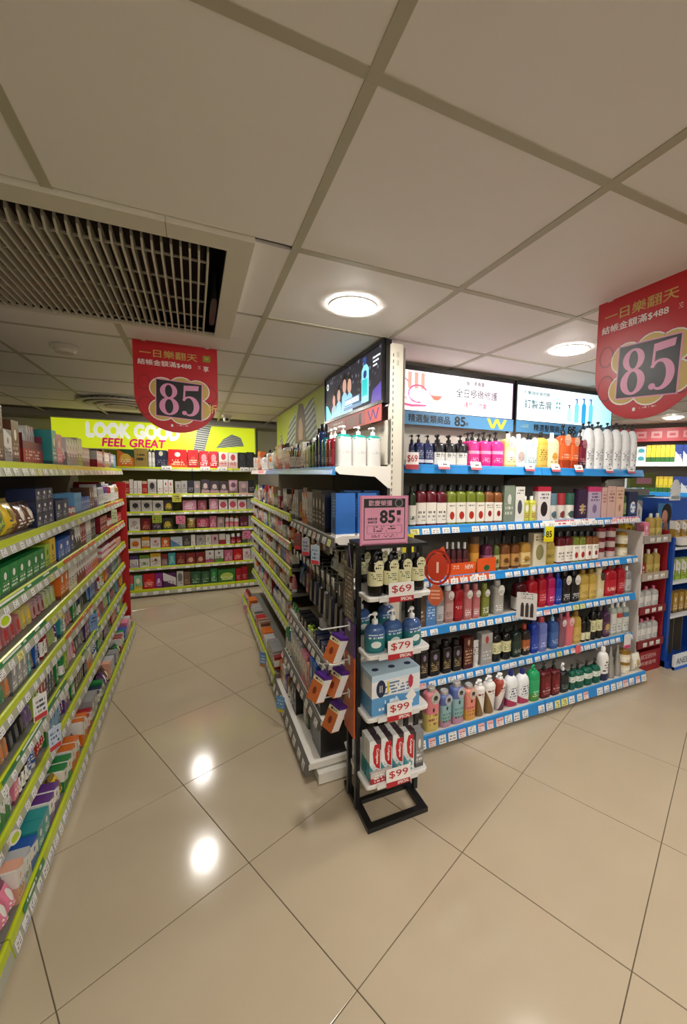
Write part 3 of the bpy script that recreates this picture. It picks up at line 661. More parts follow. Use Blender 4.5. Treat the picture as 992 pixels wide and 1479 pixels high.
BACK = [
 (0, 1.585, [('gngorg',-0.725,0.170,0.181), ('khaki',-0.569,0.141,0.186), ('smallb',-0.480,0.037,0.190), ('smallb',-0.441,0.037,0.191), ('navyk',-0.358,0.129,0.194), ('redk',-0.178,0.213,0.201), ('redk2',-0.006,0.124,0.207), ('redclr',0.119,0.117,0.211), ('redclr',0.232,0.106,0.215), ('pinkcirc4',0.348,0.114,0.220), ('pinkcirc4',0.464,0.114,0.224), ('blkdots',0.576,0.100,0.228), ('blkdots',0.678,0.100,0.232)]),
 (1, 1.265, [('redtray',-0.733,0.065,0.167), ('whk',-0.679,0.038,0.167), ('whk',-0.637,0.038,0.167), ('whk',-0.593,0.043,0.168), ('redtray',-0.541,0.054,0.168), ('whblk',-0.463,0.094,0.169), ('whk',-0.377,0.061,0.169), ('whred',-0.317,0.052,0.170), ('whred',-0.263,0.049,0.170), ('greyk',-0.182,0.066,0.171), ('greyk',-0.114,0.067,0.171), ('navyk2',-0.042,0.069,0.172), ('greyface',0.032,0.070,0.172), ('darkcirc',0.127,0.098,0.173), ('darkcirc',0.235,0.111,0.174), ('darkcirc',0.345,0.101,0.174), ('pinkbag',0.462,0.119,0.175), ('greypink',0.588,0.117,0.176), ('navyk2',0.690,0.078,0.177)]),
 (2, 1.05, [('whblk',-0.646,0.114,0.146), ('whblk',-0.527,0.115,0.144), ('whblk',-0.408,0.116,0.143), ('yelblk',-0.294,0.100,0.141), ('pinkclr',-0.060,0.161,0.138), ('dkpink',0.083,0.107,0.137), ('pinkclr',0.219,0.109,0.135), ('pinkcirc',0.333,0.107,0.133), ('pinkcirc',0.451,0.109,0.132), ('pinkcirc',0.566,0.107,0.130), ('greyk',0.677,0.099,0.129)]),
 (3, 0.82, [('whline',-0.663,0.118,0.154), ('dkredk',-0.544,0.107,0.150), ('blkpurp',-0.430,0.111,0.146), ('yelblk',-0.311,0.113,0.143), ('silvk',-0.154,0.094,0.138), ('goldk',-0.048,0.107,0.134), ('pinkframe',0.086,0.147,0.130), ('pinkk',0.207,0.084,0.126), ('greypink',0.299,0.088,0.123), ('whredcap',0.377,0.049,0.120), ('whredcap',0.432,0.052,0.119), ('whredcap',0.492,0.060,0.117), ('maroon',0.586,0.108,0.114), ('greyk',0.683,0.079,0.111)]),
 (4, 0.6, [('orgwh',-0.661,0.112,0.140), ('yelorg',-0.554,0.085,0.134), ('whpink',-0.450,0.113,0.129), ('orgk',-0.341,0.095,0.123), ('bluwh',-0.220,0.135,0.117), ('darkk',-0.105,0.088,0.111), ('whk',-0.031,0.050,0.107), ('greyk',0.055,0.103,0.102), ('whline',0.145,0.069,0.098), ('pinkwh',0.225,0.083,0.094), ('redwh',0.313,0.078,0.089), ('whk',0.383,0.049,0.085), ('redbot',0.446,0.064,0.082), ('redbot',0.516,0.069,0.078), ('grnwh',0.589,0.061,0.075), ('greyk',0.666,0.081,0.071)]),
 (5, 0.37, [('purpwh',-0.682,0.092,0.165), ('grnwh2',-0.573,0.112,0.157), ('yelwh',-0.455,0.116,0.149), ('redgrey',-0.358,0.067,0.142), ('tealk',-0.278,0.081,0.137), ('dkredk',-0.179,0.105,0.130), ('reddrop',-0.065,0.115,0.122), ('reddrop',0.049,0.106,0.114), ('pinkwh2',0.159,0.107,0.106), ('grnwh3',0.270,0.107,0.098), ('pinkk',0.384,0.111,0.090), ('redk2',0.501,0.115,0.082), ('whpink',0.613,0.097,0.074), ('whk',0.692,0.048,0.069)]),
 (6, 0.1, [('redteal',-0.713,0.033,0.190), ('mintyel',-0.648,0.090,0.185), ('redk2',-0.534,0.131,0.174), ('purpk',-0.428,0.079,0.164), ('purpwh3',-0.310,0.148,0.154), ('greyframe',-0.192,0.077,0.143), ('brownk',-0.112,0.074,0.136), ('dkgrnk',-0.012,0.118,0.127), ('dkgrnk',0.102,0.101,0.116), ('greenk',0.201,0.085,0.107), ('greenwide',0.357,0.219,0.093), ('redk3',0.504,0.071,0.080), ('redk3',0.581,0.074,0.073)]),
]
# ================================================================== product styles
K_ = mat('141416', .3); W_ = mat('ecebe8', .35); GOLD = mat('b08a3c', .3, .8); SILV = mat('b4b4b8', .25, .8)
def P(b, **k): return pmat(b, **k)
def bottle(key, kind, desc, body, cm, label=None, **kw):
    cat = 'bottle'; nm = 'pump_bottle' if kind == 'pump' else 'bottle'
    S(key, kind, desc, nm, cat, m=body, cm=cm, label=label, **kw)
bottle('navyp', 'pump', 'navy blue pump bottle', mat('232c5c', .25), K_, P('27305f', typ='c8cce0', low='d9dbe6', le=.2, tl=.3, th=.8), lz=(.1, .8))
bottle('bwp', 'pump', 'black pump bottle with white label', mat('19191b', .25), K_, P('e8e7e2', typ='222222', high='22222a', he=.9, rows=8, tl=.5, th=.85), lz=(.04, .62))
bottle('magp', 'pump', 'magenta pump bottle with black pump', mat('e0308c', .25), K_, P('e0308c', typ='f6d6e8', high='f0a8cc', he=.8, low='1a1216', le=.06, tl=.3, th=.6), lz=(.0, .6), hang=None)
bottle('ylwtag', 'cap', 'yellow bottle with round neck tag', mat('e6c878', .2), W_, P('ecd9a0', typ='8a6a20', emblem='f4efe0', er=.3, ez=.5), lz=(.08, .7), hang=P('efe6d2', typ='c05a50'), n=5)
bottle('whttag', 'cap', 'white bottle with round neck tag', mat('e0e0da', .25), W_, P('e6e4dc', typ='667', emblem='b9a8a4', er=.28, ez=.5) if False else P('e6e4dc', typ='666677', emblem='b9a8a4', er=.28, ez=.5), lz=(.08, .7), hang=P('efeae6', typ='c05a50'), n=5)
bottle('tealtag', 'cap', 'pale teal bottle with round neck tag', mat('b4d8d6', .25), K_, P('c2dedc', typ='40707a', emblem='f0f0ea', er=.28, ez=.5), lz=(.08, .7), hang=P('dfeaf0', typ='4a90b0'), n=5)
bottle('goldcap', 'cap', 'golden shampoo bottle with black cap', mat('d8b14a', .12), K_, P('dcb858', typ='6a4a10', tl=.2, th=.8), lz=(.1, .75), cw=1.0)
bottle('creamb', 'cap', 'cream bottle with amber print', mat('e8d6a8', .2), W_, P('ecdcb0', typ='c07a28', emblem='dd9a3a', er=.18, ez=.45), lz=(.08, .78))
bottle('orgp', 'pump', 'orange bottle with black pump', mat('d8531c', .15), K_, P('e0622a', typ='f4d2b8', low='a83a10', le=.3, tl=.35, th=.6), lz=(.05, .75), hang=P('e2b49a', typ='8a3a20'), n=5)
bottle('dredp', 'pump', 'dark red bottle with black pump and round tag', mat('6a0f28', .15), K_, P('7c1430', typ='e2a8b4', low='2a0a14', le=.28), lz=(.05, .75), hang=P('b0707c', typ='4a1020'), n=5)
bottle('tallw', 'pump', 'tall white bottle with black pump', mat('eef0f2', .2), K_, P('eceef0', typ='333840', emblem='7a6468', er=.05, ez=.16, rows=16, tl=.25, th=.75), lz=(.03, .66), shoulder=.34, ph=.14, neck=.34, n=2.4)
LAB = 'ece6da'
bottle('grnlab', 'cap', 'dark green bottle with white label', mat('24331f', .2), K_, P(LAB, typ='333333', emblem='3a5a3a', er=.1, ez=.35), lz=(.05, .62), n=4.5, shoulder=.12, neck=.5)
bottle('redlab', 'cap', 'dark red bottle with dotted white label', mat('5c1420', .2), K_, P(LAB, typ='2a2220', rows=5, tl=.15, th=.6), lz=(.06, .66), n=4.5, shoulder=.12, neck=.5)
bottle('grncirc', 'cap', 'olive bottle with red fruit circle label', mat('6f7a26', .2), K_, P(LAB, emblem='b02a1c', er=.2, ez=.35, typ='555555', rows=8, tl=.75, th=.92), lz=(.06, .66), n=4.5, shoulder=.12, neck=.5)
bottle('brnflow', 'cap', 'brown bottle with red flower label', mat('7c4a24', .2), K_, P(LAB, emblem='8e1c1c', er=.16, ez=.4, typ='444444', rows=8, tl=.7, th=.92), lz=(.06, .66), n=4.5, shoulder=.12, neck=.5)
def carton(key, desc, m, **kw): S(key, 'box', desc, 'carton', 'box', m=m, **kw)
carton('greycard', 'grey green hanging comb pack', P('7d8878', emblem='c9ccc2', er=.14, ez=.62, typ='dcdcd2', rows=7, tl=.2, th=.5))
carton('whtoval', 'white carton with dark oval window', P('dcdad2', emblem='4a4d50', er=.2, ez=.42, typ='555555', rows=12, tl=.8, th=.95))
bottle('limesm', 'cap', 'small lime and pink bottle', mat('b8b83a', .2), W_, P('c2c452', typ='b02a4a', emblem='e8e4da', er=.22, ez=.75), lz=(.05, .8))
carton('womanbox', 'white carton with long dark hair picture', P('ddd6d4', high='b0263e', he=.86, emblem='2a2022', er=.22, ez=.34, typ='5a5a66', rows=10, tl=.62, th=.82))
for k_, c in (('cupjar', '5a7a86'), ('cupjar2', '9a2f34'), ('cupjar3', '2f5a4c')):
    S(k_, 'jar', {'5a7a86': 'grey blue', '9a2f34': 'red lidded', '2f5a4c': 'dark green'}[c] + ' tester jar on white display', 'jar', 'jar', m=P('d8d4cc', emblem=c, er=.25, ez=.35, typ='555555'), cm=mat(c, .25), lh=.45)
carton('dkpurp', 'dark purple carton with gold oval', P('3a2440', emblem='b08a4a', er=.16, ez=.35, typ='d8c8b0'))
carton('lavbox', 'lavender carton with purple bottle print', P('b7a6bd', high='c23a6e', he=.84, emblem='7a6690', er=.14, ez=.3, typ='4a3a58', rows=10, tl=.55, th=.8))
carton('pinkbox', 'pale pink slim carton', P('cfa9a0', typ='7a5048', rows=9, tl=.5, th=.85))
carton('pinkbox2', 'peach slim carton', P('d8b49c', typ='8a5a40', emblem='b07a6a', er=.12, ez=.3, tl=.6, th=.9))
bottle('grnslim', 'cap', 'slim green bottle', mat('3c5a2c', .2), K_, P('8fa06a', typ='24381a'))
carton('navybox', 'navy carton with blue pump picture', P('2c3050', emblem='e2e2e6', er=.24, ez=.36, typ='3a70b0', rows=6, tl=.1, th=.5))
bottle('capsm', 'cap', 'small dark bottle with white cap', mat('4a2026', .2), W_, P('6a2a30', typ='e0d0c8'), lz=(.1, .6), ph=.2)
S('brnjar', 'jar', 'amber jar with brown lid', 'jar', 'jar', m=mat('b0742c', .2), cm=mat('4a3420', .4), lh=.2, label=P('d49a40', typ='5a3010'))
for k_, d_, c, l in (('purpb', 'purple hair oil bottle', '5c2442', 'a0607c'), ('olive', 'olive hair oil bottle', '56602c', 'b0b080'), ('brnb', 'brown hair oil bottle', '6a3e1c', 'b88a4c'), ('goldb', 'gold hair oil bottle with dark cap', 'a87c34', 'd8bc80')):
    bottle(k_, 'cap', d_, mat(c, .15), K_, P(l, typ='2a2018', emblem=c, er=.2, ez=.5), lz=(.12, .6), ph=.22)
carton('whtcard', 'cream carton with olive oval print', P('d9cfb4', emblem='8a8458', er=.24, ez=.42, typ='5a5232', rows=12, tl=.78, th=.94))
bottle('goldflat', 'cap', 'flat golden bottle', mat('a8913a', .2), GOLD, P('b49e4a', typ='5a4a14', tl=.3, th=.6), n=2.2, shoulder=.4, neck=.25)
S('clrjar', 'jar', 'clear jar with dark red lid', 'jar', 'jar', m=mat('c8b4b0', .1, .2), cm=mat('7a1626', .25), lh=.36)
S('goldjar', 'jar', 'cream jar with gold lid', 'jar', 'jar', m=mat('d2c8a8', .15), cm=GOLD, lh=.25, label=P('e2dac2', typ='6a5a30'))
carton('brnbox', 'brown slim carton', P('5a4436', typ='c8b8a0')); carton('blubox', 'steel blue carton', P('4a7ab0', typ='c2d6ea', high='6a94c2', he=.8, rows=10, tl=.2, th=.7))
bottle('silvb', 'cap', 'silver hair tonic bottle', mat('a8a8ac', .25, .5), W_, P('b8b8ba', typ='55555c'), n=4)
bottle('roseb', 'cap', 'tall rose bottle with tag', mat('b08480', .2), W_, P('c09a94', typ='6a3a3a'), hang=P('e4dcd8', typ='444444'), n=4, shoulder=.1, neck=.5)
bottle('redv', 'cap', 'tall plain red bottle with small white letters', mat('a01420', .2), mat('8a0f1a', .2), P('a81824', typ='f0e0e0', rows=10, tl=.55, th=.75), n=4, shoulder=.08, neck=.6)
for k_, d_, c in (('pinkt', 'pink bottle with white oval tag', 'b86a6a'), ('olivet', 'green bottle with white oval tag', '7c8236'), ('silvt', 'pale bottle with white oval tag', 'a8a49c'), ('blkt', 'black bottle with white oval tag', '1a1418'), ('creamt', 'cream bottle with dark oval tag', 'd8cba0')):
    bottle(k_, 'cap', d_, mat(c, .2), mat(c, .3), P(c, typ='eeeeee', tl=.1, th=.5), lz=(.05, .7), hang=P('eae6e0' if k_ != 'creamt' else '4a3a34', typ='444444'), n=4, shoulder=.12, neck=.5)
bottle('redwl', 'cap', 'dark red bottle with white square label', mat('4c1018', .2), K_, P('e4dfd8', typ='2a2a2a'), lz=(.05, .5))
bottle('redb', 'cap', 'plain red bottle', mat('a81626', .2), mat('7c0f1c', .3), P('b01c2c', typ='e8b0b4', rows=6, tl=.2, th=.7), n=3.5, shoulder=.14, neck=.5)
bottle('magb', 'cap', 'magenta bottle', mat('b0185a', .2), mat('8a1048', .3), P('ba2064', typ='f0c0d8', rows=5), n=3.5, shoulder=.14, neck=.5)
bottle('cobalt', 'cap', 'cobalt blue bottle', mat('1c3aa0', .2), mat('142a78', .3), P('2444aa', typ='d0dcf4', rows=5), n=3.5, shoulder=.14, neck=.5)
bottle('goldb2', 'cap', 'golden yellow bottle', mat('c2a24a', .15), mat('8a6a24', .3), P('d0b260', typ='6a4a10'), n=3.5, shoulder=.16, neck=.45)
bottle('redwide', 'cap', 'wide red bottle', mat('b01626', .2), mat('8a1020', .3), P('ba2030', typ='f2c8c8', emblem='d8b070', er=.1, ez=.3), n=3.2, shoulder=.2, neck=.35)
bottle('ryo', 'cap', 'black shampoo bottle with gold print', mat('17110f', .25), mat('100c0b', .3), P('1a1311', typ='b09a6a', emblem='8c7c9a', er=.13, ez=.82, rows=12, tl=.2, th=.6), lz=(.03, .85), n=5, shoulder=.08, neck=.6)
carton('ryobox', 'dark red carton with gold print', P('4a1014', typ='c9a878', emblem='b09070', er=.1, ez=.84, rows=10, tl=.15, th=.65))
S('whtube', 'tube', 'white tube', 'tube', 'tube', m=P('dedcd8', typ='444444', rows=10, tl=.35, th=.7), cm=W_)
carton('greybox', 'grey carton with red emblem', P('a3a09c', emblem='b03a40', er=.12, ez=.8, typ='e2e2de', high='b4b0ac', he=.7))
bottle('blkcr', 'cap', 'black bottle with cream label', mat('15130f', .2), K_, P('e2dfb0', typ='3a4a2a', tl=.15, th=.75), lz=(.3, .7), shoulder=.3, neck=.3, n=2.4, ph=.12)
bottle('dkgrn', 'cap', 'dark green bottle with pale print', mat('1e2c26', .2), K_, P('24362e', typ='b8c4b4', rows=12), n=4)
bottle('dkorg', 'cap', 'dark bottle with orange label', mat('2a201c', .2), mat('b0402a', .3), P('a85a2c', typ='f0d8c0', low='2c201a', le=.3), n=4)
bottle('periw', 'cap', 'periwinkle blue bottle', mat('6f7cc0', .2), mat('b0404a', .3), P('7884c6', typ='e6e8f8', rows=5), n=4, shoulder=.1, neck=.5)
bottle('blup', 'pump', 'medium blue pump bottle with pale pump', mat('3a5ea0', .2), mat('8fb8dc', .3), P('4468aa', typ='ccd8ee'), n=4, shoulder=.14)
bottle('mauve', 'cap', 'mauve bottle with oval tag', mat('8a5a68', .2), mat('a06878', .3), None, hang=P('e0d0d2', typ='7a3a4a'), n=4, shoulder=.12)
bottle('pinkb', 'cap', 'coral pink bottle with oval tag', mat('e0707c', .2), mat('d8606e', .3), None, hang=P('eec0c0', typ='a03a4a'), n=4, shoulder=.12)
bottle('blksm', 'cap', 'small black bottle with cream band', mat('17150f', .2), K_, P('dcd8b4', typ='44503a'), lz=(.1, .45))
bottle('purpgold', 'cap', 'purple bottle with gold swirl', mat('4a2a4e', .2), mat('2c1a30', .3), P('5a3a52', emblem='c2a25a', er=.24, ez=.6, typ='d8c8a0'), n=4)
for k_, c, d_ in (('clrcap', 'd8d8d0', 'clear bottle with white cap'), ('clrcap2', 'b8402e', 'clear bottle with red band'), ('clrcap3', '4a7a98', 'clear bottle with blue band')):
    bottle(k_, 'cap', d_, mat('aab0a6', .1), W_, P('d0d2cc', high=c, he=.75, typ='566058', rows=6), lz=(.1, .8), n=4, shoulder=.14)
bottle('pastel1', 'cap', 'pink to yellow pastel shampoo bottle', P('dc8088', low='dcc46a', le=.45, typ='8a3a4a', emblem='1c1c1c', er=.06, ez=.55), mat('c8c4c0', .2, .5), None, n=3.6, shoulder=.1, neck=.55, ph=.1, hang=P('bcc0b4', emblem='2a2420', er=.2, ez=.5, typ='777777'))
bottle('pastel2', 'cap', 'blue to green pastel shampoo bottle', P('8fb4b8', low='c893a8', le=.22, high='5a6aa4', he=.7, typ='3a7a5a', emblem='1c1c1c', er=.06, ez=.6), mat('c8c4c0', .2, .5), None, n=3.6, shoulder=.1, neck=.55, ph=.1, hang=P('b6bcc4', emblem='2a2420', er=.2, ez=.5, typ='777777'))
bottle('pastel3', 'cap', 'orange to pink pastel shampoo bottle', P('e08c78', low='e0a848', le=.35, typ='b03a50', emblem='1c1c1c', er=.06, ez=.62), mat('c8c4c0', .2, .5), None, n=3.6, shoulder=.1, neck=.55, ph=.1, hang=P('d8c4b4', emblem='3a2420', er=.2, ez=.5, typ='777777'))
LXW = P('ece8e2', low='8a6a3a', le=.3, slant=.9, typ='7a3a30', rows=9, tl=.65, th=.8)
bottle('luxb', 'pump', 'white pump bottle with brown swirl', LXW, W_, None, n=2.6, shoulder=.12, taper=.78, neck=.5, ph=.16)
bottle('luxd', 'pump', 'white and plum pump bottle with brown swirl', P('e6dcd8', low='6a3a52', le=.34, slant=-.9, high='a04030', he=.85, typ='7a3a30', rows=9, tl=.65, th=.8), W_, None, n=2.6, shoulder=.12, taper=.78, neck=.5, ph=.16)
bottle('whnavy', 'cap', 'white shampoo bottle with navy cap', mat('eceef0', .2), mat('1c2a72', .3), P('eceef0', typ='2a3a70', low='b03a5a', le=.22, slant=.3, rows=8, tl=.35, th=.85), lz=(.05, .75), n=2.8, shoulder=.3, neck=.34, ph=.14)
bottle('grnp', 'pump', 'bright green pump bottle', mat('1f9a5c', .2), mat('23a866', .3), P('2aa468', low='5a8a30', le=.3, typ='c8f0d8'), lz=(.06, .7), n=2.8, shoulder=.2, ph=.14)
bottle('dkredp', 'pump', 'dark red pump bottle', mat('560c14', .2), K_, P('6a141c', typ='dca0a0', emblem='8a2028', er=.16, ez=.6, rows=6), lz=(.08, .8), n=4.5, shoulder=.12)
bottle('blkp', 'pump', 'black bottle with white pump', mat('15181a', .2), W_, P('1a2022', typ='8a9a90', rows=9), lz=(.08, .8), n=3, shoulder=.2)
bottle('grnclr', 'pump', 'green bottle with white label and dark pump', mat('0f5a46', .1), K_, P('dfe6de', typ='1a4a3a', rows=4, tl=.2, th=.9), lz=(.42, .72), n=3, shoulder=.26, neck=.3)
bottle('tallnavy', 'cap', 'tall white bottle with navy base', P('e8e6e2', low='1f2450', le=.26, typ='333333', rows=10, tl=.3, th=.75), W_, None, n=2.4, shoulder=.26, neck=.34)
S('silvcone', 'cone', 'silver cone bottle', 'bottle', 'bottle', m=mat('b4b2ae', .2, .7))
S('crjar', 'jar', 'cream hair mask jar with gold lid', 'jar', 'jar', m=mat('e0d6bc', .25), cm=GOLD, lh=.22, label=P('ece4d0', typ='5a4a2a', rows=5))
S('whpouch', 'pouch', 'white refill pouch', 'pouch', 'pouch', m=P('e2dccc', emblem='b8a070', er=.18, ez=.5, typ='6a5a40'))

SHN = ['on the top blue shelf', 'on the second blue shelf', 'on the third blue shelf', 'on the fourth blue shelf', 'on the fifth blue shelf', 'on the bottom blue shelf']
for i, yf, z, L in BLUE:
    hi = max(x + w / 2 for _, x, w, _ in L); sc = 1.
    x_first = L[0][1] - L[0][2] / 2
    if hi > 3.0: sc = (3.0 - x_first) / (hi - x_first)
    for st, x, w, h in L:
        x = x_first + (x - x_first) * sc; w = w * sc * .965; kd = STY[st]['kind']
        d = min(w, .07) if kd not in ('box',) else .05
        if kd in ('jar',): w = min(w, .09); d = w
        if kd == 'cone': d = w
        wh = SHN[i]
        yc = yf + max(d, .05) / 2 + .004
        if st == 'clrjar':
            for l in range(3): put(st, (x, yc + .01, z + .0006 + l * .0746), 0, .084, .084, .074, wh.replace('shelf', 'shelf stack'), 'from bottom')
        elif st == 'goldjar':
            for l in range(2): put(st, (x - .01, yc + .01, z + .0006 + l * .0906), 0, .095, .095, .09, wh.replace('shelf', 'shelf stack'), 'from bottom')
        elif st == 'crjar':
            for l in range(2): put(st, (x, yc + .01, z + .0006 + l * .0806), 0, .1, .1, .08, wh, 'from bottom')
        else: put(st, (x, yc, z + .0006), 0, w, d, h, wh)
# second row seen between the front bottles of the top shelf
for k in range(5): put('tallw', (2.52 + .092 * k, 2.085, 1.5806), .2, .084, .07, .33, 'in the top blue shelf back row')
for k in range(2): put('bwp', (1.3 + .08 * k, 2.08, 1.5806), .3, .072, .07, .18, 'in the top blue shelf back row')
for k in range(3): put('magp', (1.52 + .085 * k, 2.08, 1.5806), -.2, .08, .07, .21, 'in the top blue shelf back row')
flush()

# ------------------------------------------------------------------ back unit
def kb(key, desc, m, **kw): S(key, 'box', desc, 'carton', 'box', m=m, **kw)
kb('gngorg', 'orange and green gift carton with gold drop', P('d0711c', high='2c4a2a', he=.75, slant=.5, emblem='d9b04a', er=.26, ez=.5, typ='f0e0c0'))
kb('khaki', 'khaki gold carton', P('9a8242', typ='3a3018', rows=4, tl=.3, th=.7)); S('smallb', 'cap', 'small white bottle', 'bottle', 'bottle', m=mat('c8c4ba', .3), cm=K_, label=P('e0ded6'))
kb('navyk', 'navy carton with moon emblem', P('23243e', emblem='c8bfa8', er=.14, ez=.8, typ='8a8aa0')); kb('redk', 'large red gift carton', P('c4141c', emblem='e8dfc8', er=.12, ez=.72, low='d85a2a', le=.16, typ='f4d8b0'))
kb('redk2', 'red carton', P('b81620', typ='f0c8b8', emblem='e04a3a', er=.2, ez=.45)); kb('redclr', 'red glossy pack with clear window', P('c8202c', emblem='e88a90', er=.22, ez=.6, typ='ffe0e0', rough=.12))
kb('pinkcirc4', 'white carton with four red cushion circles', P('e6ded6', emblem='c8404a', er=.2, ez=.72, typ='b0303c', low='d8b0ac', le=.4)); kb('blkdots', 'black pack with round dark pads', P('16181c', emblem='30343a', er=.24, ez=.7, typ='4a5058'))
kb('redtray', 'red counter tray', P('a8201c', typ='f0c8a8', high='c8b090', he=.8)); kb('whk', 'small white carton', P('dedad4', typ='a03038', rows=5)); kb('whblk', 'white and black carton with face picture', P('bdb8b2', emblem='2a2a2e', er=.22, ez=.55, typ='44444a', high='d8d6d0', he=.85))
kb('whred', 'white slim carton with red print', P('dcd6d0', typ='b02a30', emblem='b02a30', er=.12, ez=.7)); kb('greyk', 'pale grey carton', P('aaa6a2', typ='5a5658', emblem='7a7678', er=.14)); kb('navyk2', 'dark navy carton', P('24242e', typ='a8a4b0'))
kb('greyface', 'grey carton with pink face picture', P('8f8a8c', emblem='c89a94', er=.2, ez=.55, typ='44404a')); kb('darkcirc', 'dark carton with pale round picture', P('3a2f38', emblem='c8b4ae', er=.2, ez=.55, typ='b09aa0', low='b08a90', le=.25))
S('pinkbag', 'pouch', 'pink pouch pack', 'pouch', 'pouch', m=P('a88090', typ='e8d8dc', emblem='5a3a4a', er=.2)); kb('greypink', 'grey pink carton', P('a08a8c', emblem='c2a0a0', er=.2, typ='5a4448'))
kb('yelblk', 'black carton with yellow burst', P('2c2a20', emblem='c2a82a', er=.24, ez=.5, typ='e8d860')); kb('pinkclr', 'pink holographic pack', P('c27a98', emblem='e0b0c0', er=.24, typ='f4e4ec', rough=.15)); kb('dkpink', 'dark rose pack', P('8a3a50', emblem='b06a78', er=.2, typ='e0b8c0'))
kb('pinkcirc', 'white carton with round rose picture', P('ddd2cc', emblem='b8485a', er=.3, ez=.5, typ='8a2a3a', rows=12, tl=.05, th=.15)); kb('whline', 'white carton with grey line drawing', P('dad6ce', emblem='b4aaa2', er=.2, typ='6a645e'))
kb('dkredk', 'dark red carton', P('6a141a', emblem='a03a30', er=.16, typ='d8a080')); kb('blkpurp', 'black and purple carton', P('241c2c', emblem='6a3a50', er=.2, typ='b09ab0')); S('silvk', 'pouch', 'silver pouch pack', 'pouch', 'pouch', m=P('9a988e', typ='d8d8d0', rough=.2)); S('goldk', 'pouch', 'gold foil pouch pack', 'pouch', 'pouch', m=P('8a6a2a', typ='e8d8a0', emblem='c2a040', er=.2, rough=.2))
kb('pinkframe', 'rose carton with dark frame', P('b03a58', low='3a1420', le=.14, high='3a1420', he=.88, typ='f0c8d0', emblem='d87a90', er=.18)); kb('pinkk', 'pink carton', P('b8607a', typ='f0d0d8', emblem='d890a0', er=.14))
S('whredcap', 'cap', 'white bottle with red cap', 'bottle', 'bottle', m=mat('d8d2ce', .3), cm=mat('b0303c', .3), label=P('c86a74', typ='f0e0e0')); kb('maroon', 'maroon carton', P('5a2030', typ='c89aa0'))
kb('orgwh', 'white carton with orange panel', P('dcd4c8', emblem='d8741c', er=.26, ez=.5, typ='8a4a1a')); kb('yelorg', 'yellow and white carton', P('e0d8c4', high='c8902a', he=.7, typ='8a5a20', low='c87a2a', le=.2)); kb('whpink', 'white carton with pink print', P('dcd4d0', emblem='c87a80', er=.14, typ='8a5a60')); kb('orgk', 'orange carton', P('c85a24', emblem='e8c8a0', er=.18, typ='f4e0c8'))
kb('bluwh', 'pale blue carton with swoosh', P('c2ccd4', low='5a86b0', le=.4, slant=.8, typ='3a5a80')); kb('darkk', 'charcoal carton', P('3a3638', typ='b0aaa8', emblem='6a6466', er=.14)); kb('pinkwh', 'pink and white carton', P('d0b4b8', emblem='8a3a54', er=.18, typ='6a2a40')); kb('redwh', 'red and white carton', P('d8cfc8', low='9a1c2a', le=.45, typ='7a2a30'))
S('redbot', 'cap', 'red bottle with white cap', 'bottle', 'bottle', m=mat('8a1c26', .2), cm=W_, label=P('b0404a', typ='f0e0e0'), ph=.3, neck=.6); kb('grnwh', 'grey green carton', P('b0b4a4', low='5a6a50', le=.35, typ='3a4a34'))
kb('purpwh', 'purple and white carton', P('d8d4d0', high='4a3a70', he=.72, low='b8a8c0', le=.2, typ='5a4a70')); kb('grnwh2', 'green and white carton', P('dcdad2', high='5a8a2a', he=.72, typ='3a5a24', emblem='8aa860', er=.12, ez=.3)); kb('yelwh', 'yellow topped white carton', P('dcd8cc', high='c8a020', he=.72, typ='6a4a20', emblem='7a3a2a', er=.1, ez=.5))
kb('redgrey', 'red and grey carton', P('8a6a68', high='7a1c24', he=.6, typ='d8c0b8')); kb('tealk', 'teal carton', P('3a9aa4', typ='d0ecec', emblem='8ac8cc', er=.18)); kb('reddrop', 'dark red carton with pale drop', P('781018', emblem='d8a890', er=.2, ez=.4, typ='e0b0a0'))
kb('pinkwh2', 'white carton with pink base', P('dad6d2', low='b0567a', le=.28, typ='3a3a40', emblem='2a2a30', er=.08, ez=.75)); kb('grnwh3', 'white carton with green base', P('dad8d2', low='5a8a34', le=.28, typ='3a3a40', emblem='2a2a30', er=.08, ez=.75))
kb('redteal', 'slim red and teal carton', P('b84a50', low='2a9a90', le=.4, typ='f0e0d8')); kb('mintyel', 'mint and yellow carton', P('8ac8a8', low='d8c850', le=.3, typ='3a6a50', emblem='e8e0b0', er=.2)); kb('purpk', 'violet carton', P('7a1a78', emblem='d8c8d8', er=.16, ez=.5, typ='f0d0f0')); kb('purpwh3', 'wide purple and white carton', P('d4ced2', low='4a1c50', le=.3, high='4a1c50', he=.85, slant=.4, typ='3a2a40'))
kb('greyframe', 'grey framed carton', P('c4c0b8', emblem='6a6866', er=.28, typ='3a3836')); kb('brownk', 'brown carton', P('6a4c38', typ='c8a888')); kb('dkgrnk', 'dark green carton', P('1f4a2c', emblem='3a6a40', er=.18, typ='a8c8a0')); kb('greenk', 'green carton', P('1f6a34', emblem='4a9a50', er=.2, typ='d0e8d0')); kb('greenwide', 'wide green carton with avocado picture', P('2a6a24', emblem='a8c050', er=.3, ez=.45, typ='e8f0c8')); kb('redk3', 'crimson carton', P('9a1020', typ='e8b0a8'))
KN = ['on the top back shelf', 'on the second back shelf', 'on the third back shelf', 'on the fourth back shelf', 'on the fifth back shelf', 'on the sixth back shelf', 'on the bottom back shelf']
rk = random.Random(21)
for i, z, L in BACK:
    hm = max(h for *_, h in L); x_p = -9
    for st, x, w, h in L:
        d = .05 if STY[st]['kind'] != 'cap' else min(w, .06)
        put(st, (x, 5.675 + d / 2 - (0.02 if i == 6 else 0), z + .0006), 0, w * .96, d, hm * rk.uniform(.86, 1.), KN[i])
flush()
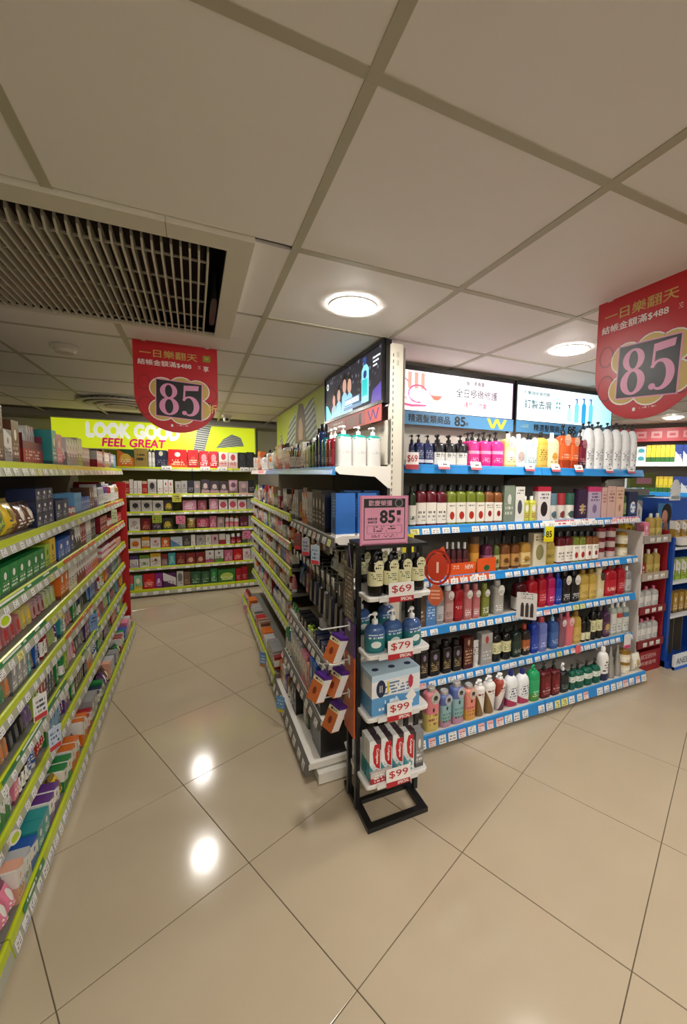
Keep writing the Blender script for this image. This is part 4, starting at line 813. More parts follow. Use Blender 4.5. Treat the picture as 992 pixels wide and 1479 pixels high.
# ================================================================== generic packs for the aisle shelves
PAL = {'red': 'b01c26', 'crimson': '8a1420', 'white': 'dedcd6', 'green': '1f7a3c', 'teal': '2a8a8a', 'blue': '2456a4', 'navy': '202a4c', 'orange': 'd0691e', 'yellow': 'd8b42a', 'pink': 'd87a94',
       'grey': '8c8c8c', 'black': '1c1c1e', 'brown': '6a4630', 'purple': '5a2c78', 'lime': '9ab83a', 'silver': 'b2b4b8', 'peach': 'd8a088', 'sky': '6aa4d0', 'gold': 'a8843a', 'cream': 'd8ceb4'}
def blend(a, b, t): return ''.join('%02x' % int(int(a[i:i + 2], 16) * (1 - t) + int(b[i:i + 2], 16) * t) for i in (0, 2, 4))
CLR = mat('c9ced0', .08, 0., 0., 0., .8)
def dark_of(c): return ''.join('%02x' % int(int(c[i:i + 2], 16) * .55) for i in (0, 2, 4))
for nm, c in PAL.items():
    lightc = nm in ('white', 'silver', 'cream', 'peach', 'yellow', 'lime', 'sky')
    t_ = '4a4a50' if lightc else 'eeeae2'
    S('c_' + nm, 'box', f'{nm} carton', 'small_box', 'box', m=P(c, emblem=dark_of(c) if lightc else 'e2ded6', er=.13, ez=.66, typ=t_, low=dark_of(c), le=.12, rows=8))
    if nm != 'white':
        S('w_' + nm, 'box', f'white carton with {nm} band', 'printed_box', 'box', m=P('dcdad4', low=c, le=.36, high=c, he=.9, typ='44444a', emblem=c, er=.1, ez=.66, slant=.25))
        S('bw_' + nm, 'blister', f'white and {nm} blister pack', 'blister_pack', 'package', m=P('c4c0b8', high=c, he=.6, typ='55555c', low=c, le=.18), cm=P(blend('b4b6b4', c, .25), emblem=c, er=.24, ez=.45, low=c, le=.12, typ='5a5a60', rows=7, tl=.7, th=.95, rough=.12))
    S('b_' + nm, 'blister', f'{nm} blister pack', 'blister_pack', 'package', m=P(c, high=dark_of(c), he=.74, emblem='e6e2da', er=.1, ez=.84, typ=t_), cm=P({'black': '2a2b30', 'navy': '333a50', 'grey': '58595c'}.get(nm, blend('9a9e9c', c, .45)), emblem=c if nm not in ('black', 'white') else '4a4e58', er=.27, ez=.5, typ=dark_of(c), rows=6, tl=.05, th=.3, rough=.12))
    S('p_' + nm, 'pouch', f'{nm} pouch', 'pouch', 'pouch', m=P(c, emblem='e2ded6' if not lightc else dark_of(c), er=.18, ez=.6, typ=t_, high=dark_of(c), he=.86, rough=.22))
    S('t_' + nm, 'tube', f'{nm} tube', 'tube', 'tube', m=P(c, typ=t_, emblem='e2ded6' if not lightc else dark_of(c), er=.1, ez=.6), cm=W_)
    S('o_' + nm, 'cap', f'{nm} bottle', 'bottle', 'bottle', m=mat(c, .2), cm=W_ if not lightc else K_, label=P('e2e0da', typ='44444a', high=c, he=.8, emblem=dark_of(c), er=.14), lz=(.1, .7))
def run(seq, kinds, r, w=(.04, .08), h=(.11, .15), d=.06, reps=(2, 5)):
    """random runs of look-alike packs, the way a shop faces them"""
    out = []
    for nm in seq:
        k = r.choice(kinds); key = f'{k}_{nm}'
        if key not in STY: key = 'c_' + nm
        ww = round(r.uniform(*w), 3); hh = round(r.uniform(*h), 3)
        if k == 'b' or k == 'bw': ww = min(ww, .06)
        out.append((key, r.randint(*reps), ww, d, hh))
    return out

# ---------------- left gondola: local x = world y - .5
LW = ['on the top shelf of the red-ended unit', 'on its second shelf', 'on its third shelf', 'on its fourth shelf', 'on its fifth shelf', 'on its sixth shelf', 'on its seventh shelf', 'on its bottom shelf']
BAYN = {1: 'near bay', 2: 'middle bay', 3: 'far bay'}
LV = ['top', 'second', 'third', 'fourth', 'fifth', 'sixth', 'seventh', 'bottom']
def lw(lv, bay): return f'on {LV[lv]} shelf, {BAYN[bay]} of red-ended unit'
rl = random.Random(5)
LEFT = {
 (0, 1): [('c_brown', 1, .1, .12, .1, 2), ('w_grey', 1, .07, .08, .12), ('c_brown', 1, .07, .1, .16)],
 (0, 2): [('c_teal', 1, .07, .1, .17), ('c_pink', 1, .09, .1, .155), ('p_pink', 1, .08, .06, .14), ('w_grey', 4, .055, .08, .15), ('w_lime', 2, .05, .08, .17), ('w_brown', 5, .035, .07, .12)],
 (0, 3): [('w_red', 5, .035, .07, .12), ('c_black', 2, .035, .07, .135), ('w_gold', 5, .035, .07, .12), ('c_purple', 2, .035, .07, .13), ('w_green', 4, .03, .07, .12), ('c_sky', 3, .03, .07, .115)],
 (1, 1): [('p_lime', 1, .12, .08, .15), ('p_yellow', 1, .1, .08, .14), ('p_brown', 2, .09, .07, .12), ('c_navy', 3, .075, .1, .055, 3), ('c_grey', 2, .07, .09, .15)],
 (1, 2): [('c_navy', 2, .11, .12, .1), ('w_red', 2, .06, .1, .05), ('c_sky', 3, .05, .1, .12), ('c_blue', 5, .04, .1, .09), ('c_brown', 2, .06, .1, .14), ('w_purple', 4, .045, .08, .16)],
 (1, 3): [('o_silver', 4, .045, .045, .16), ('o_purple', 3, .045, .045, .17), ('o_red', 3, .042, .042, .15), ('o_white', 4, .045, .045, .16), ('o_gold', 4, .04, .04, .14)],
 (2, 1): [('c_green', 7, .075, .14, .105), ('c_lime', 1, .07, .12, .11), ('c_yellow', 1, .08, .1, .13), ('c_orange', 2, .06, .1, .14)],
 (2, 2): [('c_blue', 2, .11, .12, .1), ('c_navy', 1, .09, .12, .12), ('w_black', 3, .04, .1, .15), ('c_crimson', 3, .042, .1, .15), ('w_silver', 3, .042, .1, .15), ('c_black', 3, .04, .1, .14)],
 (2, 3): [('c_crimson', 4, .06, .1, .06, 2), ('w_red', 4, .06, .1, .07), ('c_brown', 3, .06, .1, .1), ('c_red', 4, .06, .1, .08)],
 (3, 1): [('bw_red', 2, .055, .04, .16), ('b_red', 3, .055, .04, .15), ('b_yellow', 2, .055, .04, .16), ('bw_crimson', 3, .05, .04, .16), ('bw_lime', 4, .05, .04, .16)],
 (3, 2): [('c_orange', 2, .075, .1, .145), ('w_cream', 3, .05, .08, .15), ('w_crimson', 4, .05, .08, .155), ('w_pink', 4, .045, .08, .155), ('w_orange', 3, .05, .08, .15)],
 (3, 3): [('w_pink', 4, .07, .12, .045, 2), ('w_red', 4, .07, .12, .04, 2), ('c_peach', 4, .06, .1, .06)],
}
for lv in range(8):
    z = (LZ + [.09])[lv]; yf = .012 if lv == 7 else (.069 if lv <= 3 else .079)
    for bay in (1, 2, 3):
        a, b = LB[bay]
        if bay == 1: a = {0: 1.32, 1: 1.3, 2: 1.24, 3: 1.2, 4: 1.15, 5: 1.1, 6: 1.05, 7: 1.0}[lv]
        seq = LEFT.get((lv, bay))
        if seq is None:
            if lv < 7:
                cols = ['red', 'teal', 'green', 'navy', 'orange', 'blue', 'grey', 'crimson', 'pink', 'brown', 'purple', 'yellow', 'black', 'sky', 'red', 'green', 'lime']
                rl.shuffle(cols); kinds = ('bw', 'b', 'b', 'c') if lv in (4, 5) else ('b', 'b', 'p', 'w', 'c')
                seq = run(cols + cols[::-1], kinds + ('t', 'o', 'c'), rl, (.03, .052), (.12, .165), .045, (1, 3))
            else:
                cols = ['pink', 'peach', 'silver', 'blue', 'teal', 'purple', 'yellow', 'green', 'orange', 'red', 'lime', 'crimson', 'brown', 'green', 'grey', 'navy']
                if bay != 1: rl.shuffle(cols)
                seq = run(cols + cols[1:], ('c', 'w', 'p', 'w'), rl, (.045, .07), (.08, .135), .08, (1, 2))
        row(GL, a + .01, b - .008, yf, z, seq, lw(lv, bay), 'from near', gap=.003, rnd=rl)
flush()
# big red counter display and tall items on the near top shelf
S('reddisp', 'display', 'red open display carton with dark lid edge', 'display_box', 'display', m=P('a82a2c', typ='f0d0c0', high='7a2a40', he=.5), cm=P('8a2230', low='b84a50', le=.6, typ='f0e0d8'))
put('reddisp', GL.w(1.84, .20, 1.5506), GL.rz, .25, .2, .215, 'on the near top shelf'); 
for k in range(3): put('w_crimson', GL.w(1.87 + .033 * k, .15, 1.5536), GL.rz, .03, .05, .17, 'in the red display carton')
for k in range(3): put('w_grey', GL.w(1.755 + .031 * k, .15, 1.5536), GL.rz, .028, .05, .15, 'in the red display carton')
put('o_lime', GL.w(1.67, .3, 1.5506), GL.rz, .05, .05, .3, 'tall, behind the red display carton'); put('c_gold', GL.w(1.93, .36, 1.5506), GL.rz + .5, .06, .05, .3, 'tall, behind the red display carton')
put('c_grey', GL.w(1.55, .36, 1.5506), GL.rz, .22, .06, .28, 'standing tall at the back of the near top shelf')
flush()

# ---------------- mid gondola: local x = 4.88 - world y, near end at 3.02
rm = random.Random(9)
def mw(lv, bay): return f'on {LV[lv]} shelf, {("far", "middle", "near")[bay]} bay below the screen'
MID_TOP = {0: ['white', 'peach', 'cream', 'orange', 'red', 'white', 'silver'], 1: ['orange', 'white', 'teal', 'gold', 'crimson', 'white', 'red', 'brown']}
for bay in (0, 1):
    a, b = MBAY[bay]
    row(GM, a + .02, b - .01, .145, 1.555, run(MID_TOP[bay] * 3, ('o', 'w', 'o', 'c'), rm, (.045, .065), (.13, .2), .06, (2, 3)), mw(0, bay), 'from far', rnd=rm)
    for lv, z in enumerate(MZ[bay]):
        if lv == 0: continue
        cols = ['white', 'orange', 'grey', 'red', 'silver', 'blue', 'pink', 'black', 'peach', 'navy', 'brown', 'cream', 'crimson', 'sky', 'lime']; rm.shuffle(cols)
        top = MZ[bay][lv - 1] - z - .045
        row(GM, a + .01, b - .01, .136, z, run(cols * 2, ('w', 'c', 't', 'bw', 'o'), rm, (.03, .05), (min(.1, top - .03), min(.17, top)), .05, (1, 3)), mw(lv, bay), 'from far', rnd=rm)
    row(GM, a + .01, b - .01, .014, .13, run(['red', 'brown', 'orange', 'silver', 'grey', 'crimson', 'white', 'orange', 'purple', 'black', 'cream'], ('p', 'c', 'w'), rm, (.06, .09), (.06, .12), .08, (2, 3)), mw(7, bay), 'from far', rnd=rm)
flush()
# near bay, top shelf: bottles toward the post
bottle('tealwp', 'pump', 'large white labelled pump bottle', mat('1f8a80', .12), W_, P('d4d2ce', typ='a49ea0', rows=26, tl=.44, th=.54), lz=(.05, .9), n=4, shoulder=.12, ph=.2)
for k, x in enumerate((.665, .742, .82)): put('tealwp', (x, 1.915, 1.5556), 0, .072, .07, .205, 'at the shelf end under the screen')
bottle('redwp', 'pump', 'dark red white-pump bottle', mat('7a1a28', .2), W_, P('8a2634', typ='e8d0d0'), n=4)
bottle('bluetall', 'cap', 'tall dark blue bottle', mat('1c2a50', .15), K_, P('24345e', typ='a8b8d8'), n=4, shoulder=.08, neck=.6)
bottle('tealdk', 'cap', 'dark teal bottle', mat('1a5a5e', .15), K_, P('226a6e', typ='c8e0e0'), n=4)
bottle('grncap', 'cap', 'green white-capped bottle', mat('4a6a34', .2), W_, P('7a8a5a', typ='2a3a1a'), n=3, ph=.2)
bottle('crmblk', 'cap', 'cream bottle with black cap', mat('d8d0b8', .2), K_, P('e0dac4', typ='4a4a3a'), n=3)
for k, (st, w_, h_) in enumerate([('redwp', .06, .2), ('redwp', .06, .2), ('tealdk', .055, .19), ('bluetall', .055, .235), ('bluetall', .05, .22), ('grncap', .06, .19), ('grncap', .06, .18), ('crmblk', .06, .17), ('crmblk', .06, .16), ('c_white', .06, .17), ('o_crimson', .06, .16), ('o_crimson', .06, .16), ('o_sky', .05, .17)]):
    put(st, GM.w(2.9 - .066 * k, .175, 1.5556), GM.rz, w_, .055, h_, mw(0, 2), 'from near')
# second shelf: blue cartons at the end, then dark packs
carton('bluetall_box', 'tall bright blue carton', P('2f6cb8', emblem='1a2a44', er=.14, ez=.3, typ='9cc4ea', low='e2e2e2', le=.07, rows=14, tl=.45, th=.9))
put('bluetall_box', GM.w(2.96, .197, 1.2156), GM.rz, .075, .1, .215, mw(1, 2), 'from near'); put('bluetall_box', GM.w(2.96, .31, 1.2156), GM.rz, .075, .1, .215, mw(1, 2), 'from near')
for k in range(2): put('bluetall_box', GM.w(2.86, .36 - .11 * k + .02, 1.2156), GM.rz, .07, .09, .225, 'behind the end cartons under the screen', 'from the back')
row(GM, 2.1, 2.83, .147, 1.215, [('c_grey', 2, .05, .08, .2), ('b_orange', 2, .05, .05, .22), ('w_orange', 2, .06, .08, .19), ('c_silver', 2, .055, .08, .2), ('c_black', 3, .06, .08, .22), ('c_navy', 2, .06, .08, .2), ('w_black', 2, .06, .08, .21)], mw(1, 2), 'from far', rnd=rm)
# hanging packs on the pegs
def hang(key, lx, ly, ztop, w, h, where, d=.025):
    put(key, GM.w(lx, ly, ztop - .006 - h), GM.rz, w, d, h, where, 'from far')
for x, st, w_, h_ in ((2.2, 'b_grey', .07, .1), (2.32, 'b_orange', .08, .1), (2.44, 'b_silver', .08, .1), (2.92, 'b_cream', .085, .135), (2.8, 'b_white', .07, .12)):
    for k in range(2): hang(st, x, .215 + .06 * k, 1.13, w_, h_, 'hanging on the upper pegs')
for x, st, h_ in ((2.13, 'b_blue', .22), (2.22, 'b_navy', .22), (2.31, 'b_crimson', .24), (2.4, 'b_black', .27), (2.5, 'b_navy', .27), (2.6, 'b_black', .29), (2.7, 'b_grey', .29), (2.8, 'b_navy', .3), (2.9, 'b_black', .32), (2.98, 'b_black', .33)):
    for k in range(3): hang(st, x, .2 + .055 * k, .98, .076, h_, 'hanging on the lower pegs')
# lower shelves of the near bay
row(GM, 2.1, 2.98, .117, .585, [('t_green', 3, .05, .04, .055), ('c_black', 3, .06, .08, .055), ('o_lime', 2, .045, .04, .06), ('c_navy', 3, .06, .08, .055), ('c_grey', 3, .06, .08, .055)], mw(2, 2), 'from far', gap=.02, rnd=rm)
row(GM, 2.1, 2.98, .076, .31, [('o_green', 2, .055, .05, .2), ('o_blue', 1, .05, .05, .22), ('w_grey', 4, .055, .08, .2), ('w_pink', 2, .06, .08, .18), ('c_peach', 1, .06, .08, .16), ('c_blue', 2, .06, .08, .22), ('c_black', 2, .07, .09, .2)], mw(3, 2), 'from far', gap=.01, rnd=rm)
row(GM, 2.1, 2.62, .04, .1, [('c_orange', 1, .07, .09, .07, 2), ('c_white', 1, .07, .09, .07, 2), ('c_purple', 1, .06, .08, .1), ('o_brown', 2, .06, .06, .16), ('c_black', 2, .055, .07, .16)], mw(7, 2), 'from far', gap=.008, rnd=rm)
bottle('whpumpdeck', 'pump', 'white pump bottle', mat('dcdad4', .2), W_, P('d0cec8', typ='333333'), n=3); put('whpumpdeck', GM.w(2.65, .1, .1006), GM.rz, .065, .06, .17, mw(7, 2))
bottle('olivebig', 'cap', 'dark olive bottle with red emblem', mat('23281a', .2), K_, P('3a4028', emblem='a03a2a', er=.16, ez=.8, typ='a8a888'), lz=(.04, .9), n=4, shoulder=.06); put('olivebig', GM.w(2.72, .1, .1006), GM.rz, .062, .06, .165, mw(7, 2))
bottle('blkbig', 'cap', 'tall black bottle with grey side', mat('121214', .2), K_, P('18181a', low='8a8a88', le=.1, typ='3a3a3a'), n=5, shoulder=.05); put('blkbig', GM.w(2.79, .11, .1006), GM.rz, .06, .07, .178, mw(7, 2))
carton('blkcase', 'large black storage carton', P('0f0f10', typ='1c1c1e', rough=.3)); put('blkcase', GM.w(2.915, .20, .1006), GM.rz, .16, .26, .17, mw(7, 2))
flush()
# ================================================================== signs, screens and the promotion stand
RED = mat('c0121f', .35); GOLDC = mat('cfae5a', .4); PINKC = mat('e79cc0', .4); BLKC = mat('17161a', .4); WHTC = mat('f2eeea', .4); DRED = mat('8a0f1a', .4)
def digit8(mb, cx, cz, w, h, y0, y1):
    """high-contrast serif 8"""
    n = 28
    for k, (zc, rx, rz) in enumerate(((cz + h * .26, w * .44, h * .24), (cz - h * .22, w * .5, h * .28))):
        mb.strip(ellipse(cx, zc, rx, rz, n), ellipse(cx, zc, rx * .42, rz * .8, n), y0 - .0003 * k, y1, True)
def digit5(mb, cx, cz, w, h, y0, y1):
    mb.poly([(cx - w * .30, cz + h * .5), (cx - w * .36, cz + .0 * h), (cx - w * .26, cz + .0 * h), (cx - w * .2, cz + h * .5)], y0 - .0003, y1)
    mb.poly([(cx - w * .30, cz + h * .5), (cx - w * .28, cz + h * .33), (cx + w * .46, cz + h * .36), (cx + w * .5, cz + h * .52)], y0 - .0006, y1)
    o = ellipse(cx, cz - h * .17, w * .5, h * .33, 26, PI * .80, -PI * .62); i = ellipse(cx - w * .06, cz - h * .17, w * .26, h * .27, 26, PI * .80, -PI * .75)
    mb.strip(o[::-1], i[::-1], y0, y1)
    mb.poly(ellipse(cx - w * .3, cz - h * .40, w * .13, h * .07, 14), y0 - .0003, y1)
def banner(loc, rz, label):
    W, H, R = .4, .462, .2
    out = [(-W / 2, 0)] + [(-W / 2 + .0, -.27)] + [(-W / 2 + W / 2 * (1 - math.cos(a)), -.27 - .192 * math.sin(a)) for a in [PI * k / 20 for k in range(1, 20)]] + [(W / 2, -.27), (W / 2, 0)]
    r = tag(build('hanging_banner', MB().poly(out, -.0012, .0012), RED, None, loc, rz), label, 'banner', 'red hanging discount banners')
    y = -.0016
    for cx, cz, rx, rz_ in ((.15, -.25, .045, .05), (-.155, -.21, .03, .04), (-.15, -.33, .035, .05), (.13, -.34, .05, .055)):
        build('printed_swirl', MB().strip(ellipse(cx, cz, rx, rz_, 20), ellipse(cx, cz, rx * .86, rz_ * .88, 20), y, -.0012, True), DRED, r)
    lob = [(-.07, -.235), (.02, -.225), (.095, -.235), (-.075, -.345), (.02, -.36), (.1, -.335)]
    mb = MB()
    for a, b in lob: mb.poly(ellipse(a, b, .063, .058, 22), -.0019, -.0014)
    build('flower_outline', mb, WHTC, r)
    mb = MB()
    for a, b in lob: mb.poly(ellipse(a, b, .058, .053, 22), -.0023, -.0019)
    build('flower_petals', mb, GOLDC, r)
    q4 = [(-.103, -.375), (.112, -.39), (.118, -.2), (-.098, -.19)]
    build('number_frame', MB().poly([(x * 1.05, -.289 + (z + .289) * 1.05) for x, z in q4], -.0027, -.0022), PINKC, r)
    build('number_plate', MB().poly(q4, -.0031, -.0026), BLKC, r)
    mb = MB(); digit8(mb, -.042, -.289, .092, .165, -.0036, -.003); digit5(mb, .058, -.291, .092, .16, -.0036, -.003)
    build('number', mb, PINKC, r)
    lettering(r, '一日樂翻天', -.035, -.06, .27, .04, GOLDC, -.0018, .012)
    lettering(r, '結帳金額滿$488', -.055, -.108, .25, .03, WHTC, -.0018, .012)
    lettering(r, '享', .142, -.112, .028, .03, WHTC, -.0018, .012); small_print(r, .1, .118, -.12, -.1, 'c0121f', 'e8d0cc', 3, -.0018)
    lettering(r, '折', .172, -.325, .046, .05, mat('e0c070', .4), -.0036, .014)
    build('logo_block', MB().poly(rect(.127, .165, -.075, -.042), -.0018, -.0012), mat('8a9a2a', .4), r); lettering(r, 'w', .146, -.058, .024, .018, GOLDC, -.0022, .02)
    small_print(r, -.02, .06, -.429, -.421, 'c0121f', 'f0dcd8', 1, -.0018); build('footer_mark', MB().poly(rect(-.036, -.026, -.431, -.419), -.0018, -.0012), WHTC, r)
    build('hanging_clip', MB().box(-.16, -.14, -.004, .004, -.004, .0).box(.14, .16, -.004, .004, -.004, .0), mat('d8d6d0', .4), r)
    return r
banner((-.068, 2.49, HC - .001), 0, 'red hanging banner in front of the lime back sign')
banner((1.465, .968, HC - .001), -PI / 2, 'red hanging banner over the open floor before the blue shelving')

# ---- light boxes over the blue unit
LBE = .95
def emis(c, s): return mat(c, .5, 0, s)
def lightbox(x0, x1, label, left):
    z0, z1, y = 1.915, 2.15, 2.215
    t = tag(empty('light_box', ((x0 + x1) / 2, y, z0)), label, 'sign', 'lit signs above the blue shelving'); w = x1 - x0; h = z1 - z0
    build('frame', MB().poly(rect(-w / 2, w / 2, -.005, h + .03), -.002, .04), mat('1d1e20', .4), t)
    m = bpy.data.materials.new('lit_panel'); m.use_nodes = True; nt = NT(m.node_tree); b = m.node_tree.nodes['Principled BSDF']
    tc = nt.n('ShaderNodeTexCoord'); sp = nt.n('ShaderNodeSeparateXYZ'); m.node_tree.links.new(tc.outputs['Generated'], sp.inputs[0])
    cr = nt.n('ShaderNodeValToRGB'); m.node_tree.links.new(sp.outputs[0], cr.inputs[0]); el = cr.color_ramp.elements
    cols = [(0, 'f3dcea'), (.25, 'fdf4f6'), (.6, 'fbfafc'), (.85, 'f2dff0'), (1, 'e4cbe6')] if left else [(0, 'e4f4fa'), (.4, 'f6fcfe'), (.75, 'd4f0f8'), (1, '9edcf0')]
    el[0].position, el[0].color = cols[0][0], lin(cols[0][1]); el[1].position, el[1].color = cols[-1][0], lin(cols[-1][1])
    for p_, c_ in cols[1:-1]: e_ = el.new(p_); e_.color = lin(c_)
    m.node_tree.links.new(cr.outputs[0], b.inputs['Emission Color']); m.node_tree.links.new(cr.outputs[0], b.inputs['Base Color']); b.inputs['Emission Strength'].default_value = LBE
    build('lit_panel', MB().poly(rect(-w / 2 + .012, w / 2 - .012, 0, h), -.004, -.002), m, t)
    Y = -.0048
    if left:
        gx = -.16
        mb = MB()
        for k in range(3): mb.poly(rect(-.33 + .045 * k, -.305 + .045 * k, .045, .125), Y, -.004)
        build('printed_bottles', mb, emis('cfe6ee', .9), t)
        mb = MB()
        for k in range(3): mb.poly(rect(-.33 + .045 * k, -.305 + .045 * k, .13, .225), Y, -.004)
        build('printed_caps', mb, emis('e8a898', .9), t)
        mb = MB()
        for a, zc, r0 in ((-.37, .15, .05), (-.26, .1, .07), (-.37, .05, .04)): mb.strip(ellipse(a, zc, r0, r0 * .8, 20, .5, 5), ellipse(a, zc, r0 * .86, r0 * .66, 20, .5, 5), Y, -.004)
        mb.poly([(-.4, .03), (-.3, .02), (-.2, .03), (-.2, .04), (-.3, .035), (-.39, .045)], Y, -.004)
        build('printed_ribbon', mb, emis('e85a8a', .8), t)
        build('printed_bowl', MB().poly(ellipse(-.13, .1, .035, .03, 18, PI, 2 * PI), Y, -.004), emis('f0805a', .8), t)
        build('printed_swash', MB().strip(ellipse(-.13, .11, .05, .03, 20, .2, 5.8), ellipse(-.13, .115, .042, .024, 20, .2, 5.8), Y, -.004), emis('f0a0b0', .8), t)
        lettering(t, '一髮の青春露一', .165, .2, .2, .028, mat('4a4a54', .6), Y, .008)
        lettering(t, '全日極緻修護', .18, .135, .33, .056, mat('4a4a54', .6), Y, .008)
        lettering(t, '護色と防斷', .17, .065, .19, .036, mat('d0506e', .6, 0, .2), Y, .01)
    else:
        lettering(t, '打擊頭皮屑問題', -.30, .19, .24, .026, mat('3a7a88', .6), Y, .008)
        lettering(t, '訂製去屑', -.29, .115, .25, .06, mat('2a6f7e', .6), Y, .01)
        build('printed_seal', MB().strip(ellipse(-.095, .125, .05, .055, 6), ellipse(-.095, .125, .044, .048, 6), Y, -.004, True), emis('a0d8e4', .8), t)
        for k in range(4): build('seal_mark', MB().poly(ellipse(-.108 + .026 * (k % 2), .11 + .03 * (k // 2), .009, .01, 10), Y, -.004), emis('6ab4c4', .5), t)
        for k, (hh, c) in enumerate(((.14, 'b8e4ee'), (.19, '7fd6ea'), (.2, '2fa0d8'), (.2, '6ad0e6'))):
            cx = .02 + .075 * k
            build('printed_bottle', MB().poly([(cx - .022, .015), (cx + .022, .015), (cx + .022, hh * .72), (cx + .008, hh * .82), (cx - .008, hh * .82), (cx - .022, hh * .72)], Y, -.004), emis(c, .9), t)
            build('printed_pump', MB().poly([(cx - .005, hh * .82), (cx + .005, hh * .82), (cx + .006, hh), (cx - .02, hh * .98), (cx - .018, hh * .94), (cx - .005, hh * .95)], Y, -.004), emis('3a6ab8' if k else '5a5a8a', .6), t)
    # blue strip below
    build('promo_strip', MB().poly(rect(-w / 2 + .004, w / 2 - .004, -.085, -.006), -.012, -.004), mat('5a9cd0', .4), t)
    YS = -.0128
    lettering(t, '精選髮類商品', -.18, -.046, .30, .05, mat('1a2028', .4), YS, .02); lettering(t, '85', .045, -.046, .085, .062, mat('15181c', .4), YS, .03); lettering(t, '折', .1, -.06, .02, .02, mat('1a2028', .4), YS, .01)
    wx = .33
    mb = MB()
    for k in range(4):
        a = (wx - .06 + .036 * k, -.075 if k % 2 else -.012); c = (wx - .06 + .036 * (k + 1), -.012 if k % 2 else -.075)
        mb.poly([(a[0] - .012, a[1]), (a[0] + .012, a[1]), (c[0] + .012, c[1]), (c[0] - .012, c[1])] if a[1] < c[1] else [(c[0] - .012, c[1]), (c[0] + .012, c[1]), (a[0] + .012, a[1]), (a[0] - .012, a[1])], -.0135 - .0002 * k, -.0118)
    build('wave_logo', mb, mat('e4e24a', .4), t)
    if not left: small_print(t, -.46, -.36, -.055, -.03, '5a9cd0', 'b8d0a8', 2, YS)
    build('wall_bracket', BX(-w / 2 + .05, w / 2 - .05, .04, .05, .05, .1), mat('1d1e20', .5), t)
    return t
lightbox(1.015, 1.99, 'lit sign with pink ribbon print over the near half of the blue shelving', True)
lightbox(2.01, 2.99, 'lit sign with pale blue bottle print over the far half of the blue shelving', False)

# ---- wall screen over the mid run (faces -x): local x runs towards -y
sc = tag(empty('wall_screen', (.868, 2.38, 1.795), -PI / 2), 'black framed video screen mounted high beside the corner post', 'screen')
SW = .5
build('frame', MB().strip(rect(-SW, SW, .085, .395), rect(-SW + .018, SW - .018, .103, .377), -.012, .004, True), mat('0d0d0f', .25), sc)
build('housing', BX(-SW, SW, .0, .035, .085, .395), mat('141416', .4), sc)
def scr(c, s=1.1): return mat(c, .3, 0, s)
M_bokeh = bpy.data.materials.new('screen_picture'); M_bokeh.use_nodes = True; _n = NT(M_bokeh.node_tree); _b = M_bokeh.node_tree.nodes['Principled BSDF']
_tc = _n.n('ShaderNodeTexCoord'); _v = _n.n('ShaderNodeTexVoronoi'); _v.inputs['Scale'].default_value = 22; M_bokeh.node_tree.links.new(_tc.outputs['Object'], _v.inputs['Vector'])
_r = _n.n('ShaderNodeValToRGB'); M_bokeh.node_tree.links.new(_v.outputs[0], _r.inputs[0]); _e = _r.color_ramp.elements
_e[0].position, _e[0].color = .06, lin('9a94a8'); _e[1].position, _e[1].color = .3, lin('2c2a34')
M_bokeh.node_tree.links.new(_r.outputs[0], _b.inputs['Emission Color']); _b.inputs['Base Color'].default_value = lin('14141a'); _b.inputs['Emission Strength'].default_value = .9
build('screen_panel', MB().poly(rect(-SW + .018, SW - .018, .103, .377), -.004, 0), M_bokeh, sc)
Y = -.0048
def bar(mb, x0, x1, z0, z1): return mb.poly(rect(x0, x1, z0, z1), Y, -.004)
mb = MB()
for k, (hx, hz, r0) in enumerate(((-.3, .22, .028), (-.2, .235, .03), (-.09, .275, .034), (.0, .26, .034))): mb.poly(ellipse(hx, hz, r0, r0 * 1.25, 18), Y - .0004, -.004)
mb.poly([(-.33, .15), (-.31, .2), (-.28, .2), (-.3, .14)], Y - .0004, -.004)
build('picture_faces', mb, scr('c89a88'), sc)
mb = MB()
for hx, hz, r0 in ((-.3, .225, .036), (-.2, .245, .038), (-.09, .285, .043), (.0, .272, .043)): mb.poly(ellipse(hx, hz + .01, r0, r0 * 1.25, 18), Y, -.004)
build('picture_hair', mb, scr('1a1416', .4), sc)
mb = MB()
for hx, hz in ((-.3, .19), (-.2, .2), (-.09, .235), (.0, .22)): mb.poly([(hx - .055, .104), (hx + .055, .104), (hx + .045, hz - .02), (hx + .015, hz), (hx - .015, hz), (hx - .045, hz - .02)], Y - .0002, -.004)
build('picture_shirts', mb, scr('8cc4dc'), sc)
build('picture_glow', MB().poly([(-.48, .104), (-.33, .104), (-.44, .2), (-.48, .21)], Y, -.004), scr('7ad0e0', 1.2), sc)
build('caption_block', MB().poly(rect(-.08, .17, .145, .185), Y - .0006, -.004).poly(rect(-.1, .2, .12, .14), Y - .0006, -.004), scr('4a7aa0', 1.), sc)

